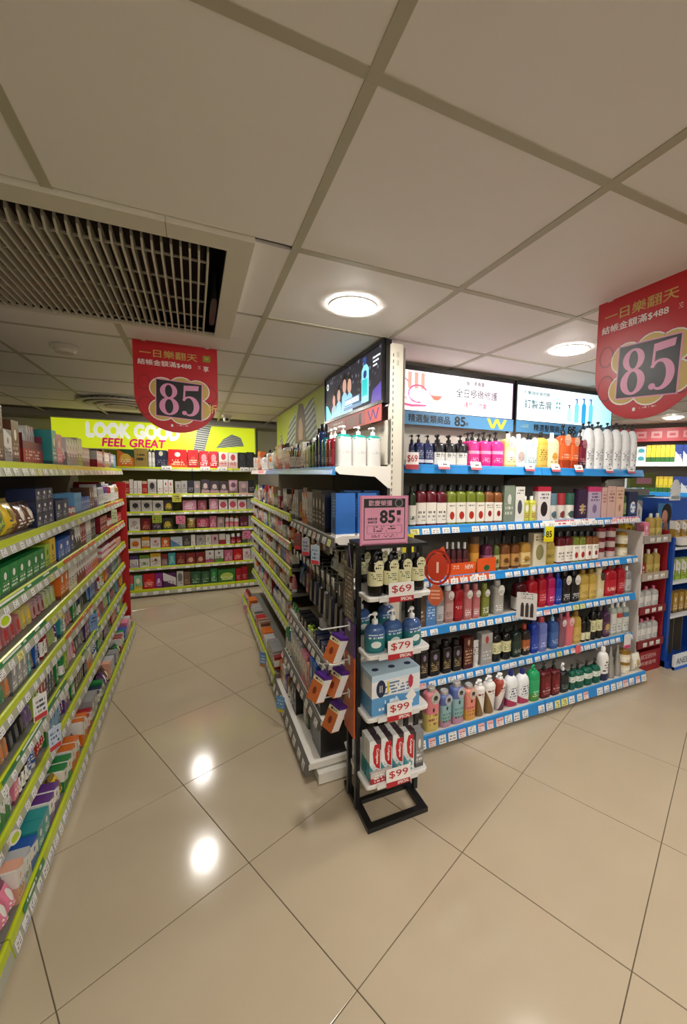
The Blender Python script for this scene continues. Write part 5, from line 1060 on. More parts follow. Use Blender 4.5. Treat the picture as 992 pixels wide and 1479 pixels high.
for k in range(7): build('caption_glyph', MB().strip(rect(-.07 + .033 * k, -.045 + .033 * k, .152, .178), rect(-.064 + .033 * k, -.051 + .033 * k, .158, .172), Y - .001, -.005, True), scr('eef6fa', 1.2), sc)
mb = MB().poly([(.2, .125), (.3, .125), (.3, .3), (.27, .325), (.23, .325), (.2, .3)], Y - .0006, -.004); build('picture_bottle', mb, scr('8ad4e8', 1.1), sc)
build('picture_bottle_pump', MB().poly([(.24, .325), (.26, .325), (.262, .365), (.215, .362), (.215, .35), (.24, .352)], Y - .0006, -.004), scr('2a4a9a', 1.), sc)
build('picture_bottle_label', MB().poly(rect(.21, .29, .16, .25), Y - .001, -.004), scr('2ab4b4', 1.1), sc); build('picture_bottle_badge', MB().poly(ellipse(.25, .275, .025, .022, 16), Y - .001, -.004), scr('243a7a', 1.), sc)
build('picture_badge', MB().strip(ellipse(-.44, .33, .022, .022, 18), ellipse(-.44, .33, .015, .015, 18), Y - .0006, -.004, True), scr('e8f0f2', 1.2), sc)
build('picture_purple_corner', MB().poly([(.33, .104), (.48, .104), (.48, .2), (.36, .17)], Y, -.004), scr('4a3a8a', .9), sc)
for k in range(3): build('caption_line', MB().poly(rect(.36, .45 - .02 * k, .33 - .02 * k, .338 - .02 * k), Y - .0006, -.004), scr('d8e0e6', 1.), sc)
# red strip below the screen
build('promo_strip', MB().poly(rect(-SW + .0, SW - .02, 0.0, .082), -.01, -.006), mat('c84a42', .4), sc)
small_print(sc, -.33, -.06, .02, .062, 'b8483e', 'e8c8b0', 2, -.011); build('strip_badge', MB().poly(rrect(-.43, -.37, .02, .062, .008), -.0108, -.009), mat('e6d8d4', .4), sc)
build('strip_panel', MB().poly(rect(.0, .14, .012, .07), -.0108, -.009), mat('a8695e', .4), sc); build('strip_phone', MB().poly(rrect(.17, .21, .012, .072, .006), -.0108, -.009), mat('4a3040', .4), sc)
build('strip_end', MB().poly(rect(.27, SW - .02, .0, .082), -.0108, -.009), mat('e0574c', .4), sc)
mb = MB()
for k in range(4):
    a0, a1 = .31 + .035 * k, .345 + .035 * k; l, h_ = (.015, .07) if k % 2 else (.07, .015)
    mb.strip([(a0 - .007, l), (a1 - .007, h_)], [(a0 + .007, l), (a1 + .007, h_)], -.0114 - .0002 * k, -.0105)
build('wave_logo', mb, mat('5a2a8a', .4), sc)
build('wall_arm', BX(-.3, .3, .035, .055, .15, .3), mat('202022', .5), sc)

# ---- lime header panels beyond the screen, part of the mid run's look but a panel of its own
hp = tag(empty('header_panel', (.886, 3.87, 1.81), -PI / 2), 'lime header panel with striped shapes and long hair picture beyond the screen', 'sign')
LIME = mat('aebf1c', .45)
build('panel', MB().poly(rect(-1.0, .96, 0, .36), -.004, .008), LIME, hp)
def stripes(parent, pts, c, y, n, ang=.5):
    """dark diagonal bars clipped to a convex outline"""
    mb = MB(); zs_ = [p[1] for p in pts]; lo, hi = min(zs_) - .2, max(zs_) + .2
    def clip(poly, f):
        out = []
        for i in range(len(poly)):
            a, b = poly[i], poly[(i + 1) % len(poly)]; fa, fb = f(a), f(b)
            if fa >= 0: out.append(a)
            if fa * fb < 0: t = fa / (fa - fb); out.append((a[0] + (b[0] - a[0]) * t, a[1] + (b[1] - a[1]) * t))
        return out
    for k in range(n):
        z0 = lo + (hi - lo) * k / n; z1 = z0 + (hi - lo) / n * .5
        pl = clip(clip(list(pts), lambda p: p[1] - ang * p[0] - z0), lambda p: z1 - p[1] + ang * p[0])
        if len(pl) >= 3: mb.poly(pl, y, y + .001)
    return build('striped_shape', mb, mat(c, .5), parent)
def pale(parent, pts, y): return build('pale_shape', MB().poly(pts, y, y + .001), mat('b9bfae', .5), parent)
for pts in ([(.38, .0), (.72, .0), (.60, .33), (.22, .27)], [(-.5, .0), (-.08, .0), (-.02, .3), (-.3, .22)], [(-.85, .0), (-.6, .0), (-.72, .18)]):
    pale(hp, pts, -.0052); stripes(hp, pts, '55616a', -.0062, 14, .25)
build('hair_picture', MB().poly([(-.05, .0), (.36, .0), (.33, .2), (.25, .33), (.1, .35), (.0, .22)], -.0068, -.004), mat('5a4432', .5), hp)
build('face_picture', MB().poly([(.1, .02), (.24, .02), (.26, .12), (.2, .22), (.12, .2), (.08, .1)], -.0076, -.005), mat('b89070', .5), hp)

# ---- lit lime sign on the back unit
bs = tag(empty('lit_sign', (0, 5.85, 1.8)), 'wide lit lime sign above the back shelving', 'sign')
mL = bpy.data.materials.new('lime_lit'); mL.use_nodes = True; b = mL.node_tree.nodes['Principled BSDF']
b.inputs['Base Color'].default_value = lin('b4c61a'); b.inputs['Emission Color'].default_value = lin('c8d420'); b.inputs['Emission Strength'].default_value = .75; b.inputs['Roughness'].default_value = .4
build('panel', MB().poly(rect(-1.45, .76, 0, .33), -.006, .02), mL, bs)
build('frame', MB().strip(rect(-1.46, .775, -.012, .345), rect(-1.45, .765, 0, .333), -.012, .02, True), mat('b8b49c', .5), bs)
lettering(bs, 'LOOK GOOD', -.64, .215, .98, .19, mat('eef0e8', .4, 0, .5), -.0075, .07)
lettering(bs, 'FEEL GREAT', -.645, .075, .66, .105, mat('d81a6a', .4, 0, .35), -.009, .035, skew=.12)
for pts in ([(.0, .0), (.13, .0), (.22, .33), (.06, .33)], [(.27, .05), (.62, .09), (.58, .2), (.47, .24), (.36, .17)]):
    pale(bs, pts, -.0075); stripes(bs, pts, '46525a', -.0085, 26, -.1)
build('mounting_rail', BX(-1.4, .72, .021, .095, .1, .13), mat('77735f', .6), bs)

# ------------------------------------------------------------------ promotion stand
BLK = mat('0e0e10', .35)
st = tag(empty('display_stand', (0, 0, 0)), 'narrow black promotion stand with four white trays', 'display stand')
bf = MB().box(.63, .66, 1.48, 1.79, 0, .022).box(.895, .925, 1.48, 1.79, 0, .022).box(.66, .895, 1.48, 1.51, 0, .022).box(.66, .895, 1.64, 1.66, 0, .02)
build('base_frame', bf, BLK, st)
for x in (.619, .917):
    for y in (1.60, 1.70): build('upright', BX(x, x + .02, y, y + .02, .022, 1.215), BLK, st)
build('top_frame', MB().box(.63, .925, 1.53, 1.73, 1.215, 1.23), BLK, st)
TZ = [1.03, .783, .51, .21]
tray_m = mat('e8e6e2', .35)
PRICES = ['$69', '$79', '$99', '$99']
for k, z in enumerate(TZ):
    t = build('tray', MB().loft([(z - .03, .142, .094, 14), (z - .027, .15, .102, 14), (z - .012, .152, .104, 14), (z - .012, .146, .098, 14), (z - .02, .144, .096, 14)][:3] + [(z - .008, .15, .102, 14)], 24, .778, 1.598), tray_m, st)
    build('tray_back', MB().loft([(z - .03, .135, .05, 14), (z - .008, .14, .055, 14)], 24, .778, 1.765), tray_m, st)
    c = build('price_card', MB().poly(rect(-.058, .058, 0, .058), -.001, .001), WHTC, t, (.775, 1.485, z - .012)); c.rotation_euler = (-.08, 0, -.05)
    lettering(c, PRICES[k], 0, .03, .09, .034, mat('b8202c', .4), -.0018, .008)
    s2 = build('price_strip', MB().poly(rect(-.1, .1, -.018, .004), -.0006, .0004), mat('dedcd8', .4), t, (.775, 1.4885, z - .012))
    rdc = build('special_strip', MB().poly(rect(-.058, .058, -.024, 0), -.0016, -.0008), mat('b8202c', .4), t, (.775, 1.4868, z - .012))
    tx = lettering(t, 'SPECIAL', 0, -.012, .055, .014, WHTC, -.002, .03); tx.location = (.798, 1.4868, z - .012)
# pink sign standing on top
ps = tag(build('acrylic_sign', MB().poly(rect(-.107, .107, 0, .205), -.004, .004), mat('e890b4', .3), None, (.716, 1.54, 1.2306), -.06), 'pink discount sign standing on top of the promotion stand', 'sign')
build('sign_sheet', MB().poly(rect(-.1, .1, .006, .2), -.0052, -.004), mat('f2a6c6', .45), ps)
build('dark_header', MB().poly(rect(-.092, .092, .156, .193), -.0058, -.005), BLKC, ps)
build('dark_border', MB().strip(rect(-.092, .092, .022, .193), rect(-.089, .089, .025, .19), -.0062, -.005, True), BLKC, ps)
lettering(ps, '歡慶榮獲', -.02, .175, .105, .024, mat('efb4ca', .4), -.0066, .01)
build('seal', MB().strip(ellipse(.063, .175, .019, .019, 20), ellipse(.063, .175, .014, .014, 20), -.0068, -.0056, True), mat('8a7f84', .4), ps)
lettering(ps, '85', .012, .118, .07, .056, BLKC, -.006, .035); lettering(ps, '折', .063, .102, .016, .02, BLKC, -.006, .01); build('stamp_block', MB().poly(rect(.054, .072, .124, .144), -.006, -.005), BLKC, ps)
lettering(ps, '結帳金額', -.055, .11, .042, .011, BLKC, -.006, .01); lettering(ps, '滿488元享', -.055, .096, .042, .011, BLKC, -.006, .01)
build('fine_print_frame', MB().strip(rrect(-.078, .078, .048, .082, .004), rrect(-.077, .077, .049, .081, .004), -.0058, -.005, True), BLKC, ps)
small_print(ps, -.07, .07, .052, .078, 'f2a6c6', '2a1a20', 3, -.0058); small_print(ps, -.08, .08, .03, .042, 'f2a6c6', '6a3a4a', 2, -.0058)
build('foot', BX(-.1, .1, -.004, .03, 0, .006), mat('c87a96', .3), ps)

# products on the trays
bottle('amber', 'cap', 'black bottle with cream label', mat('120e0b', .15), K_, P('e6e2b6', typ='4a5a34', rows=7, tl=.3, th=.85), lz=(.3, .72), shoulder=.34, neck=.32, n=2.3, ph=.14, hang=P('e4e0b4', typ='2a3a20', rows=4, tl=.3, th=.7))
for k, (x, y) in enumerate(((.675, 1.535), (.742, 1.53), (.808, 1.535), (.882, 1.55))): put('amber', (x, y, TZ[0] - .0074), -.15, .064, .062, .165, 'on the top tray of the stand')
for k, (x, y) in enumerate(((.70, 1.75), (.79, 1.75), (.87, 1.75))): put('amber', (x, y, TZ[0] - .0074), .4, .062, .06, .162, 'at the back of the stand top tray')
bottle('tealpump', 'pump', 'blue green hand wash bottle', P('1f6a72', high='3c5c92', he=.55, typ='cfe0e4', rough=.1), W_, P('26767a', high='4a6ca0', he=.75, emblem='dfe6e2', er=.2, ez=.35, typ='e0ecec', rows=5, tl=.7, th=.95), lz=(.1, .72), n=2.6, shoulder=.28, neck=.34, ph=.3)
for k, (x, y) in enumerate(((.68, 1.545), (.77, 1.56), (.86, 1.55))): put('tealpump', (x, y, TZ[1] - .0074), .2 * (k - 1), .086, .07, .168, 'on the second tray of the stand')
for k, (x, y) in enumerate(((.70, 1.755), (.83, 1.755))): put('tealpump', (x, y, TZ[1] - .0074), .1, .084, .066, .168, 'at the back of the stand second tray')
flush()
tb = tag(build('tissue_pack', BX(-.117, .117, -.07, .07, 0, .178), P('bcd6e8', low='5a9ace', le=.42, slant=.15, typ='e8f0f6', rows=6, tl=.1, th=.4), None, (.768, 1.58, TZ[2] - .0074), .03), 'blue and white wrapped block of tissue packs on the third tray', 'package')
build('white_band', BX(-.1176, .1176, -.0706, .0706, .078, .15), P('e6e8ea', typ='5a7aa0', rows=5, tl=.1, th=.9), tb)
build('oval_emblem', MB().poly(ellipse(-.075, .115, .022, .038, 20), -.0716, -.0704), mat('1a2348', .4), tb); build('emblem_mark', MB().poly(rect(-.081, -.078, .1, .13), -.0722, -.071).poly(rect(-.072, -.069, .1, .13), -.0722, -.071), WHTC, tb)
build('yellow_flash', MB().poly(rect(-.045, -.035, .09, .14), -.0716, -.0704), mat('d8c84a', .4), tb); build('red_flash', MB().poly(ellipse(.07, .12, .012, .03, 14), -.0716, -.0704), mat('b8304a', .4), tb)
build('sheet_picture', MB().poly([(.045, .055), (.07, .02), (.1, .05), (.08, .085)], -.0716, -.0704), WHTC, tb); build('sheet_picture', MB().poly([(-.03, .02), (.0, .07), (.03, .02)], -.0716, -.0704), mat('dce8f0', .4), tb)
for k in range(3): build('top_emblem', MB().loft([(.178, .016, .014, 2), (.1786, .016, .014, 2)], 16, -.08 + .08 * k, -.02), mat('26345c', .4), tb)
TP = P('e4e6e6', low='2c8c98', le=.18, slant=.5, typ='8a9aa0', rows=14, tl=.2, th=.4, high='3a2a34', he=.97)
for k in range(4):
    o = tag(build('toothpaste_carton', BX(-.0265, .0265, -.02, .02, 0, .185), TP, None, (.676 + .055 * k, 1.535, TZ[3] - .0074), -.02 * (k % 2)), f'white toothpaste carton with red swoosh, {WORDS[k + 1]} of four from left on the lowest tray', 'box', 'red swoosh toothpaste cartons')
    build('red_swoosh', MB().poly([(-.004, .165), (-.012, .13), (-.008, .085), (.006, .06), (.022, .05), (.022, .165)], -.0208, -.0198), mat('c01a24', .35), o)
    build('teal_ring', MB().strip(ellipse(0, .03, .018, .016, 18), ellipse(0, .03, .012, .011, 18), -.0208, -.0198, True), mat('3a9aa4', .35), o)
    me_ = lettering(o, 'Colgate', 0, 0, .07, .014, WHTC, -.0212, .03)
    for v in me_.data.vertices: x_, z_ = v.co.x, v.co.z; v.co.x, v.co.z = .008 + z_, .112 - x_
for k in range(3):
    o = tag(build('toothpaste_carton', BX(-.0265, .0265, -.02, .02, 0, .185), TP, None, (.676 + .055 * k, 1.585, TZ[3] - .0074)), f'white toothpaste carton behind, {WORDS[k + 1]} of three from left on the lowest tray', 'box', 'rear toothpaste cartons')
put('c_grey', (.895, 1.54, TZ[3] - .0074), .0, .04, .05, .17, 'at the end of the lowest stand tray'); 
o = tag(build('gift_box', BX(-.05, .05, -.006, .006, 0, .05), P('b02430', high='c8c0bc', he=.5, typ='f0e8e4', rows=4, tl=.1, th=.95), None, (.7, 1.506, TZ[3] - .0074)), 'flat red gift box leaning before the toothpaste cartons', 'box')
flush()

# ---- side panel with hooks and purple dye boxes on the stand's aisle side
sp_ = tag(empty('hook_panel', (.611, 1.66, 0), -PI / 2), 'orange and purple hook panel fixed to the side of the promotion stand', 'display panel')
build('panel', BX(-.06, .06, -.004, .004, .36, .87), P('b8501c', high='4a2468', he=.72, typ='d87a3a', rows=9, tl=.2, th=.6), sp_)
for z in (.855, .70, .545):
    h_ = build('hook', MB().tube([(.0, -.004, z), (.0, -.13, z), (.0, -.145, z + .012)], .003, 6), mat('d8d8d6', .3, .4), sp_, smooth=True); build('hook_base', BX(-.012, .012, -.007, -.004, z - .02, z + .015), mat('d0d0ce', .4), h_)
carton('dyebox', 'purple and orange hair dye box', P('c86a34', high='e8dfae', he=.72, emblem='7a3020', er=.14, ez=.4, typ='4a2a50', rows=7, tl=.75, th=.98))
DB = [(.858, .56), (.858, .6), (.703, .555), (.703, .6), (.548, .58)]
for k, (z, x) in enumerate([(.825, .56), (.664, .487), (.67, .565), (.515, .555)]):
    o = tag(build('hair_dye_box', BX(-.03, .03, -.026, .026, -.115, 0), pmat('c86a34', high='ded8a8', he=.74, emblem='7a3020', er=.14, ez=.4, typ='4a2a50', rows=7, tl=.76, th=.97), None, (x, 1.64, z), 0), ['purple hair dye box on the top hook', 'purple hair dye box on the middle hook, outer one', 'purple hair dye box on the middle hook, inner one', 'purple hair dye box on the bottom hook'][k] + ' of the side panel', 'box', 'hair dye boxes on hooks')
    o.rotation_euler = (-.3, .2, -1.12)
    build('instruction_side', BX(.0302, .0308, -.023, .023, -.112, -.012), P('e2e0de', typ='555560', rows=10, tl=.05, th=.95), o)
    build('purple_top', BX(-.0302, .0302, -.0262, .0262, -.012, .0006), mat('4a2478', .35), o)
    build('hang_tab', BX(-.012, .012, -.001, .001, 0, .02), mat('5a3a80', .3), o)
# grey printed card hanging above the hook panel
o = tag(build('hanging_card', BX(-.055, .055, -.0015, .0015, 0, .23), P('5c5048', typ='c8c0b4', emblem='a8603a', er=.08, ez=.5, rows=12, tl=.05, th=.9), None, (.606, 1.665, .885), -PI / 2), 'grey brown printed card hanging on the side of the stand', 'card')
build('cord', MB().tube([(-.03, 0, .23), (0, 0, .33), (.03, 0, .23)], .0015, 5), mat('6a6080', .5), o)

# ------------------------------------------------------------------ shelf talkers
def card(name, label, loc, w, h, m, rz=0., rx=0., txt=None, tm=None, sub=None, stem=True):
    o = tag(build(name, MB().poly(rrect(-w / 2, w / 2, -h / 2, h / 2, min(w, h) * .06), -.0008, .0008), m, None, loc, rz), label, 'tag'); o.rotation_euler = (rx, 0, rz)
    if txt: lettering(o, txt, 0, .0, w * .62, h * .42, tm or BLKC, -.0014, .02)
    if sub: build('sub_band', MB().poly(rect(-w * .45, w * .45, -h * .48, -h * .28), -.0012, -.0006), sub, o)
    if stem: build('clip', MB().box(-.004, .004, 0, .008, h / 2 - .008, h / 2 + .004), mat('cfd4d6', .2), o)
    return o
YT = mat('e8dc1e', .4)
o = card('price_flag', 'yellow 85 tag on the second blue shelf rail, right of centre', (2.075, 1.932, 1.155), .085, .1, YT, txt='85', sub=mat('d8c81a', .4)); build('blue_edge', MB().poly(rect(-.042, -.034, -.01, .048), -.0014, -.0006), mat('4a9ad0', .4), o)
card('price_flag', 'yellow 85 tag peeking out behind the pink sign', (1.035, 1.932, 1.155), .085, .1, YT, txt='85')
o = tag(build('price_sign', MB().poly(rect(-.038, .038, -.04, .05), -.001, .001), WHTC, None, (1.055, 1.925, 1.595)), 'white $69 price sign at the post end of the top blue shelf', 'sign'); lettering(o, '$69', 0, .015, .062, .042, mat('b8202c', .4), -.0018, .012); build('red_band', MB().poly(rect(-.038, .038, -.04, -.015), -.0016, -.0008), mat('b84048', .4), o)
# round red hanging discs beside the stand
o = tag(build('round_wobbler', MB().strip(ellipse(0, 0, .075, .1, 28), ellipse(0, 0, .062, .085, 28), -.001, .001, True), mat('b02a1a', .2), None, (1.20, 1.88, 1.02), -.5), 'round glossy red ring sign beside the stand trays', 'sign')
build('disc', MB().poly(ellipse(0, 0, .056, .078, 26), .001, .002), mat('b8381f', .15), o); build('pale_mark', MB().poly(rect(-.006, .006, -.03, .03), -.001, .001), mat('f0c0a8', .4), o); build('ear', MB().poly([(-.02, .08), (.03, .12), (.05, .07)], -.001, .001), mat('d84a2a', .3), o)
o = tag(build('round_wobbler', MB().poly(ellipse(0, 0, .042, .06, 24), -.001, .001), mat('c05a34', .35), None, (1.19, 1.88, .865), -.5), 'small round terracotta tag under the red ring sign', 'sign')
for k in range(3): build('print_line', MB().poly(rect(-.025, .025, .02 - .02 * k, .03 - .02 * k), -.0016, -.0008), mat('e0a080', .4), o)
# orange NEW trays on the third blue shelf
o = tag(build('display_tray', MB().box(-.1, .1, -.002, 0, 0, .07).box(-.1, -.098, 0, .009, 0, .05).box(.098, .1, 0, .009, 0, .05).box(-.1, .1, 0, .009, 0, .002), mat('e0561e', .4), None, (1.415, 1.958, .9446)), 'orange open tray marked NEW before the small bottles', 'tray')
lettering(o, 'NEW', .055, .042, .06, .026, mat('f6e6da', .4), -.003, .02); small_print(o, -.07, -.01, .03, .055, 'e0561e', 'f6d6c2', 2, -.003)
o = tag(build('display_tray', MB().box(-.07, .07, -.002, 0, 0, .085).box(-.07, -.068, 0, .009, 0, .06).box(.068, .07, 0, .009, 0, .06).box(-.07, .07, 0, .009, 0, .002), mat('e0561e', .4), None, (1.6, 1.958, .9446)), 'orange open tray with a green emblem', 'tray'); build('green_emblem', MB().poly(ellipse(0, .025, .022, .018, 18), -.0028, -.0018), mat('1f5a34', .4), o)
# placard on the fourth blue shelf
o = card('placard', 'white placard with three dark bottles printed, fourth blue shelf', (1.86, 1.88, .72), .12, .17, mat('d8d4d0', .4), rz=-.75)
for k in range(3): build('printed_bottle', MB().poly([(-.035 + .028 * k, -.07), (-.015 + .028 * k, -.07), (-.015 + .028 * k, .0), (-.02 + .028 * k, .02), (-.03 + .028 * k, .02), (-.035 + .028 * k, .0)], -.0014, -.0006), mat('3a3230', .4), o)
small_print(o, -.05, .05, .04, .08, 'd8d4d0', '6a6460', 3, -.0014)
card('price_flag', 'pink hanging tag on the fifth blue shelf rail', (2.41, 1.935, .325), .05, .06, mat('d8606a', .4)); card('price_flag', 'white and pink hanging pack card at the fifth blue shelf end', (2.93, 1.93, .30), .075, .11, mat('e0dcda', .4), sub=mat('d02a74', .4))
# mid-run tags
for k, (y, z, c) in enumerate(((2.02, 1.11, 'b8c8d8'), (2.22, 1.12, 'a8a8b4'), (2.42, 1.12, '8a4a3a'))):
    card('shelf_talker', ['pale hanging card with red foot nearest the post', 'grey hanging card with red foot, second from the post', 'brown hanging card with red foot, third from the post'][k], (.552, y, z), .055, .1, P(c, typ='3a4a6a', rows=5, tl=.3, th=.9), rz=-PI / 2 + .6, sub=mat('d03a4a', .4))
card('floor_talker', 'blue hanging card at the foot of the shelves under the screen', (.43, 2.35, .16), .06, .1, P('5a9ad4', typ='d8e8f4', rows=5, tl=.2, th=.9), rz=-PI / 2 + .7, sub=mat('d8c030', .4))
card('floor_talker', 'second blue hanging card farther along the shelf foot', (.425, 3.0, .16), .06, .11, P('5a8ac4', typ='d8e8f4', rows=5, tl=.2, th=.9), rz=-PI / 2 + .7, sub=mat('b8803a', .4))
card('floor_talker', 'pink striped hanging card far along the shelf foot', (.425, 4.1, .2), .05, .09, P('d8a8b0', typ='a02a4a', rows=6, tl=.1, th=.9), rz=-PI / 2 + .7)
# back unit flags
for (x, z, c, lb) in ((-.2, 1.215, 'c8c84a', 'lime price flag under the second back shelf'), (-.42, .965, '9ab030', 'lime price flag under the third back shelf'), (-.165, .945, 'e07a96', 'pink price flag in the middle of the back shelving'), (.61, .72, 'dc7a9a', 'pink price flag at the far end of the fourth back shelf')):
    card('price_flag', lb, (x, 5.62, z), .1, .1, P(c, typ='4a2a34', rows=4, tl=.15, th=.9))
# left unit tags
for k, (y, z, x, c, lb) in enumerate(((1.95, .60, -.57, 'd8d6d2', 'white hanging card low on the near lime rails'), (2.06, .40, -.56, 'b8c4d8', 'white and blue hanging card near the aisle floor rails'), (2.9, .62, -.57, '7a98c8', 'blue hanging card midway along the lime rails'), (3.75, 1.18, -.57, 'c8d0a0', 'pale lime flag hanging under the second rail'))):
    card('shelf_talker', lb, (x, y, z), .06, .1, P(c, typ='3a4a5a', rows=5, tl=.2, th=.9), rz=PI / 2 - .5, sub=mat('b83a3a', .4) if k < 2 else None)
for (y, z, lb) in ((1.66, .30, 'round lime clip ring on the near end of a lower rail'), (1.70, 1.03, 'round lime clip ring on the near end of the fourth rail')):
    o = tag(build('clip_ring', MB().strip(ellipse(0, 0, .022, .022, 20), ellipse(0, 0, .016, .016, 20), -.004, .004, True), mat('d8d4c8', .3), None, (-.575, y, z), PI / 2 - .4), lb, 'clip'); build('lime_disc', MB().poly(ellipse(0, 0, .0165, .0165, 20), -.002, .002), mat('a8c020', .4), o)
# ================================================================== stands beyond the blue unit
rsd = tag(empty('display_stand', (0, 0, 0)), 'dark red cardboard stand with white side beyond the blue shelving', 'display stand')
X0, X1, YF, YB = 3.065, 3.385, 1.95, 2.3
RD = mat('8e1420', .5)
build('side_panel', BX(X0, X0 + .012, YF, YB, 0, 1.12), mat('d8cfca', .5), rsd); build('side_panel', BX(X1 - .012, X1, YF, YB, 0, 1.12), RD, rsd)
build('back_panel', BX(X0 + .012, X1 - .012, YB - .012, YB, 0, 1.15), mat('7a101c', .5), rsd)
fr_ = build('front_panel', BX(X0 + .012, X1 - .012, YF - .003, YF + .006, 0, .165), RD, rsd)
lettering(fr_, 'BIODERMA', 3.225, .125, .19, .036, mat('d0a8a4', .4), YF - .0045, .01); lettering(fr_, '貝膚黛瑪', 3.225, .07, .19, .032, mat('d0a8a4', .4), YF - .0045, .005)
RZ = [1.06, .77, .505, .235]
for k, z in enumerate(RZ):
    t = build('tray', MB().box(X0 + .0125, X1 - .0125, YF, YB - .013, z - .012, z), mat('c8beb4', .5), rsd); build('tray_lip', BX(X0 - .004 if k == 0 else X0 + .001, X1 + .004 if k == 0 else X1 - .001, YF - .014, YF - .001, z - .03, z + .03), mat('9a9288' if k == 0 else 'a89a8c' if k == 1 else '7a1a24', .45), t)
    for j in range(3): build('price_tag', BX(3.13 + .08 * j, 3.175 + .08 * j, YF - .0155, YF - .0142, z - .02, z + .012), rs.choice(TAGM), t)
bottle('micel', 'cap', 'clear cleansing water bottle with pink cap', mat('b8b8b4', .1), mat('c86a80', .3), P('dcdcd8', typ='6a6a70'), n=4, lz=(.1, .7)); bottle('micgold', 'cap', 'golden cleansing oil bottle', mat('a8904a', .1), mat('c8c4b8', .3), P('bca860', typ='5a4a20'), n=3, lz=(.1, .5))
for k, (st_, w_, h_) in enumerate((('c_pink', .06, .13), ('micgold', .07, .19), ('micgold', .07, .19))): put(st_, (3.13 + .085 * k, 2.0, RZ[0] + .0006), 0, w_, .06, h_, 'on the red stand top tray')
put('w_yellow', (3.17, 2.16, RZ[0] + .0006), 0, .11, .06, .3, 'on the red stand top tray, tall'); put('w_grey', (3.3, 2.18, RZ[0] + .0006), 0, .08, .06, .28, 'on the red stand top tray, tall')
for k, (st_, w_, h_) in enumerate((('c_crimson', .05, .1), ('micgold', .075, .2), ('micgold', .07, .2))): put(st_, (3.125 + .09 * k, 2.0, RZ[1] + .0006), 0, w_, .06, h_, 'on the red stand second tray')
for k in range(3): put('micel', (3.13 + .09 * k, 2.0, RZ[2] + .0006), 0, .07, .06, .17, 'on the red stand third tray')
for k in range(4): put('micel', (3.115 + .073 * k, 2.0, RZ[3] + .0006), 0, .065, .06, .18, 'on the red stand bottom tray')
flush()
o = tag(build('promo_sign', BX(-.06, .06, -.003, .003, 0, .1), mat('2c2a72', .4), None, (3.09, 2.22, 1.36)), 'navy sign with yellow 500 above the red stand', 'sign')
lettering(o, '500', .01, .04, .085, .045, mat('e8dc4a', .4), -.004, .03); build('white_line', MB().poly(rect(-.04, .04, .078, .088), -.004, -.003), mat('d8d8e0', .4), o); build('post', BX(-.006, .006, .003, .012, -.2, .1), mat('c8c4ba', .4), o)

bsd = tag(empty('display_stand', (0, 0, 0)), 'deep blue cosmetics stand at the picture edge beyond the red stand', 'display stand')
BL = mat('1848a0', .4); X2, X3 = 3.41, 3.9
build('side_panel', BX(X2, X2 + .03, 1.93, 2.35, 0, 1.06), BL, bsd); build('back_panel', BX(X2 + .03, X3, 2.3, 2.35, 0, 1.28), mat('1a4c9e', .4), bsd); build('side_panel', BX(X3, X3 + .03, 1.93, 2.35, 0, 1.06), BL, bsd)
build('base', BX(X2, X3 + .03, 1.9, 2.35, 0, .05), BL, bsd)
fs_ = build('base_sign', BX(X2 + .02, X3, 1.865, 1.885, .0, .12), mat('dfe6ec', .4), bsd); lettering(fs_, 'ANESSA', 3.56, .07, .22, .05, mat('5a6a80', .4), 1.8635, .01); build('base_sign_edge', BX(X2 + .02, X3, 1.863, 1.886, .0, .025), mat('2a6ad0', .4), fs_)
for z in (.98, .7, .42): build('tray', BX(X2 + .031, X3 - .001, 1.93, 2.299, z - .02, z), mat('d8dce2', .4), bsd)
for k in range(3): build('divider', BX(3.5 + .02 * k * 6, 3.51 + .02 * k * 6, 2.0, 2.28, .05, .39), mat('5a5448', .5), bsd)
build('counter', BX(3.47, X3, 1.9, 2.05, 1.0, 1.06), mat('e2dfd8', .4), bsd); 
build('top_box', BX(3.56, X3, 2.1, 2.3, 1.06, 1.36), mat('2458b8', .4), bsd)
sun = build('sun_sign', MB().poly([(3.62 + (.075 if k % 2 else .06) * math.cos(PI * k / 24), 1.40 + (.12 if k % 2 else .1) * math.sin(PI * k / 24)) for k in range(25)] + [(3.55, 1.345), (3.69, 1.345)], 2.06, 2.066), mat('e4e8ec', .4), bsd); lettering(sun, 'ANESSA', 3.62, 1.37, .11, .028, mat('6a7a8a', .4), 2.058, .01)
pp_ = build('portrait_poster', BX(3.44, 3.62, 2.08, 2.09, 1.06, 1.32), mat('3a78b0', .4), bsd)
build('poster_hair', MB().poly(ellipse(3.55, 1.23, .065, .09, 20), 2.078, 2.081), mat('171214', .4), pp_); build('poster_face', MB().poly(ellipse(3.525, 1.21, .036, .055, 20), 2.076, 2.079), mat('c08a74', .4), pp_); build('poster_neck', MB().poly([(3.5, 1.06), (3.58, 1.06), (3.56, 1.17), (3.53, 1.17)], 2.076, 2.079), mat('b07c68', .4), pp_); build('poster_lips', MB().poly(ellipse(3.507, 1.18, .009, .006, 12), 2.074, 2.077), mat('9a2a34', .4), pp_)
for k in range(3): put('w_gold', (3.49 + .09 * k, 1.975, 1.0606), 0, .05, .05, .13, 'on the deep blue stand counter')
for k in range(4): put('w_lime', (3.49 + .08 * k, 2.0, .7006), 0, .06, .06, .17, 'on the deep blue stand upper tray')
for k in range(4): put('c_gold', (3.49 + .08 * k, 2.0, .4206), 0, .06, .06, .17, 'on the deep blue stand lower tray')
flush()

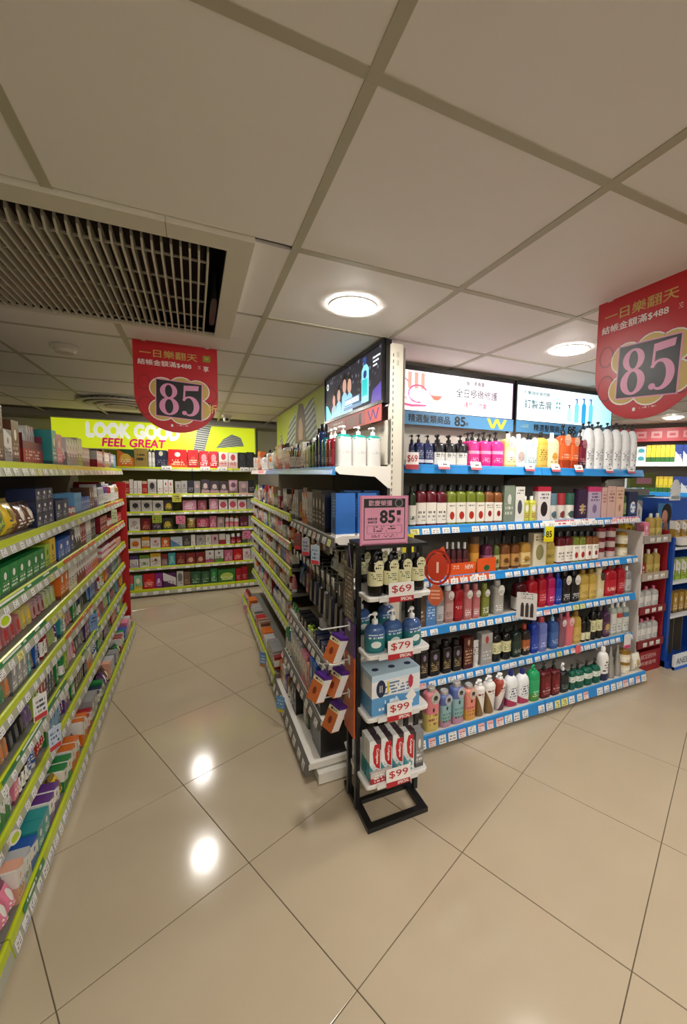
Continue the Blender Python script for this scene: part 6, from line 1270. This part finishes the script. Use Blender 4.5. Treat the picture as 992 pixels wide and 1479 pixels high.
# ---- far shelving at the right, turned towards the aisle
FR = G(tag(empty('gondola_shelving', (5.62, 2.35, 0), math.radians(125.8 - 180)), 'far grey shelving unit under the dark red header', 'shelving'), math.radians(125.8 - 180))
gf = FR.root; gf.rotation_euler = (0, 0, FR.rz)
FX0, FX1 = -1.75, -.2
build('back_panel', BX(FX0, FX1, .3, .32, 0, 2.1), mat('9a948c', .6), gf)
build('plinth', BX(FX0, FX1, .02, .3, 0, .1), mat('8a857a', .6), gf)
hd = build('header', BX(FX0, FX1, .1, .3, 1.98, 2.14), mat('a83a42', .5), gf); 
for k in range(8): build('header_glyph', MB().strip(rect(-1.5 + .16 * k, -1.39 + .16 * k, 2.02, 2.1), rect(-1.475 + .16 * k, -1.415 + .16 * k, 2.045, 2.075), .096, .1, True), mat('b87a7c', .4), hd)
FZ = [1.72, 1.36, 1.05, .72, .4]
for z in FZ:
    shelf(gf, FX0 + .002, FX1 - .002, 0, .3, z, 'white' if z > 1.5 else 'blue', 0, lip=.05)
S('fy', 'box', 'yellow lemon print box', 'carton', 'box', m=P('dcc83a', low='2f6a34', le=.3, high='c8a83a', he=.85, typ='3a5a24')); S('fb', 'box', 'deep blue box with white swoosh', 'carton', 'box', m=P('233c80', low='c8d0cc', le=.4, slant=.5, typ='e0e4f0')); S('fw', 'box', 'white box with teal emblem', 'carton', 'box', m=P('cdd6d6', emblem='3a98a4', er=.26, ez=.5, typ='4a7a80'))
for n_, z in enumerate(FZ[:3]):
    nm = ['top', 'second', 'third'][n_]
    seq = [('fb', 7, .075, .1, .19 if n_ else .21), ('fy', 6, .044, .1, .19 if n_ else .21), ('fw', 2, .1, .1, .095, 2)]
    if n_ == 2: seq = [('c_pink', 4, .1, .1, .2), ('c_grey', 3, .1, .1, .15), ('c_crimson', 5, .1, .1, .2), ('c_white', 6, .08, .1, .18)]
    row(FR, -1.27, FX1 - .05, .02, z, seq[::-1], f'on the far {nm} shelf', 'from left', gap=.004)
flush()
pb = tag(empty('partition_board', (4.0, 2.75, 0)), 'brown board and grey counter behind the navy 500 sign', 'counter')
build('board', BX(-.16, .1, 0, .03, 0, 1.32), mat('4a4030', .5), pb); build('grey_shelf', BX(-.3, .18, -.12, .1, 1.36, 1.42), mat('8a8884', .5), pb); build('grey_post', BX(-.3, -.27, -.05, .05, 0, 1.36), mat('77746e', .5), pb); build('teal_board', BX(.12, .5, .02, .05, 0, 1.35), mat('2a6a86', .5), pb); build('olive_sign', BX(.0, .42, -.03, 0, 1.43, 1.58), mat('6a7430', .5), pb); build('olive_print', BX(.1, .34, -.034, -.031, 1.47, 1.53), mat('c88aa0', .5), pb)
# the type-setting scratch scene is not part of the shop
ts = bpy.data.scenes.get('type_setting')
if ts: bpy.data.scenes.remove(ts)
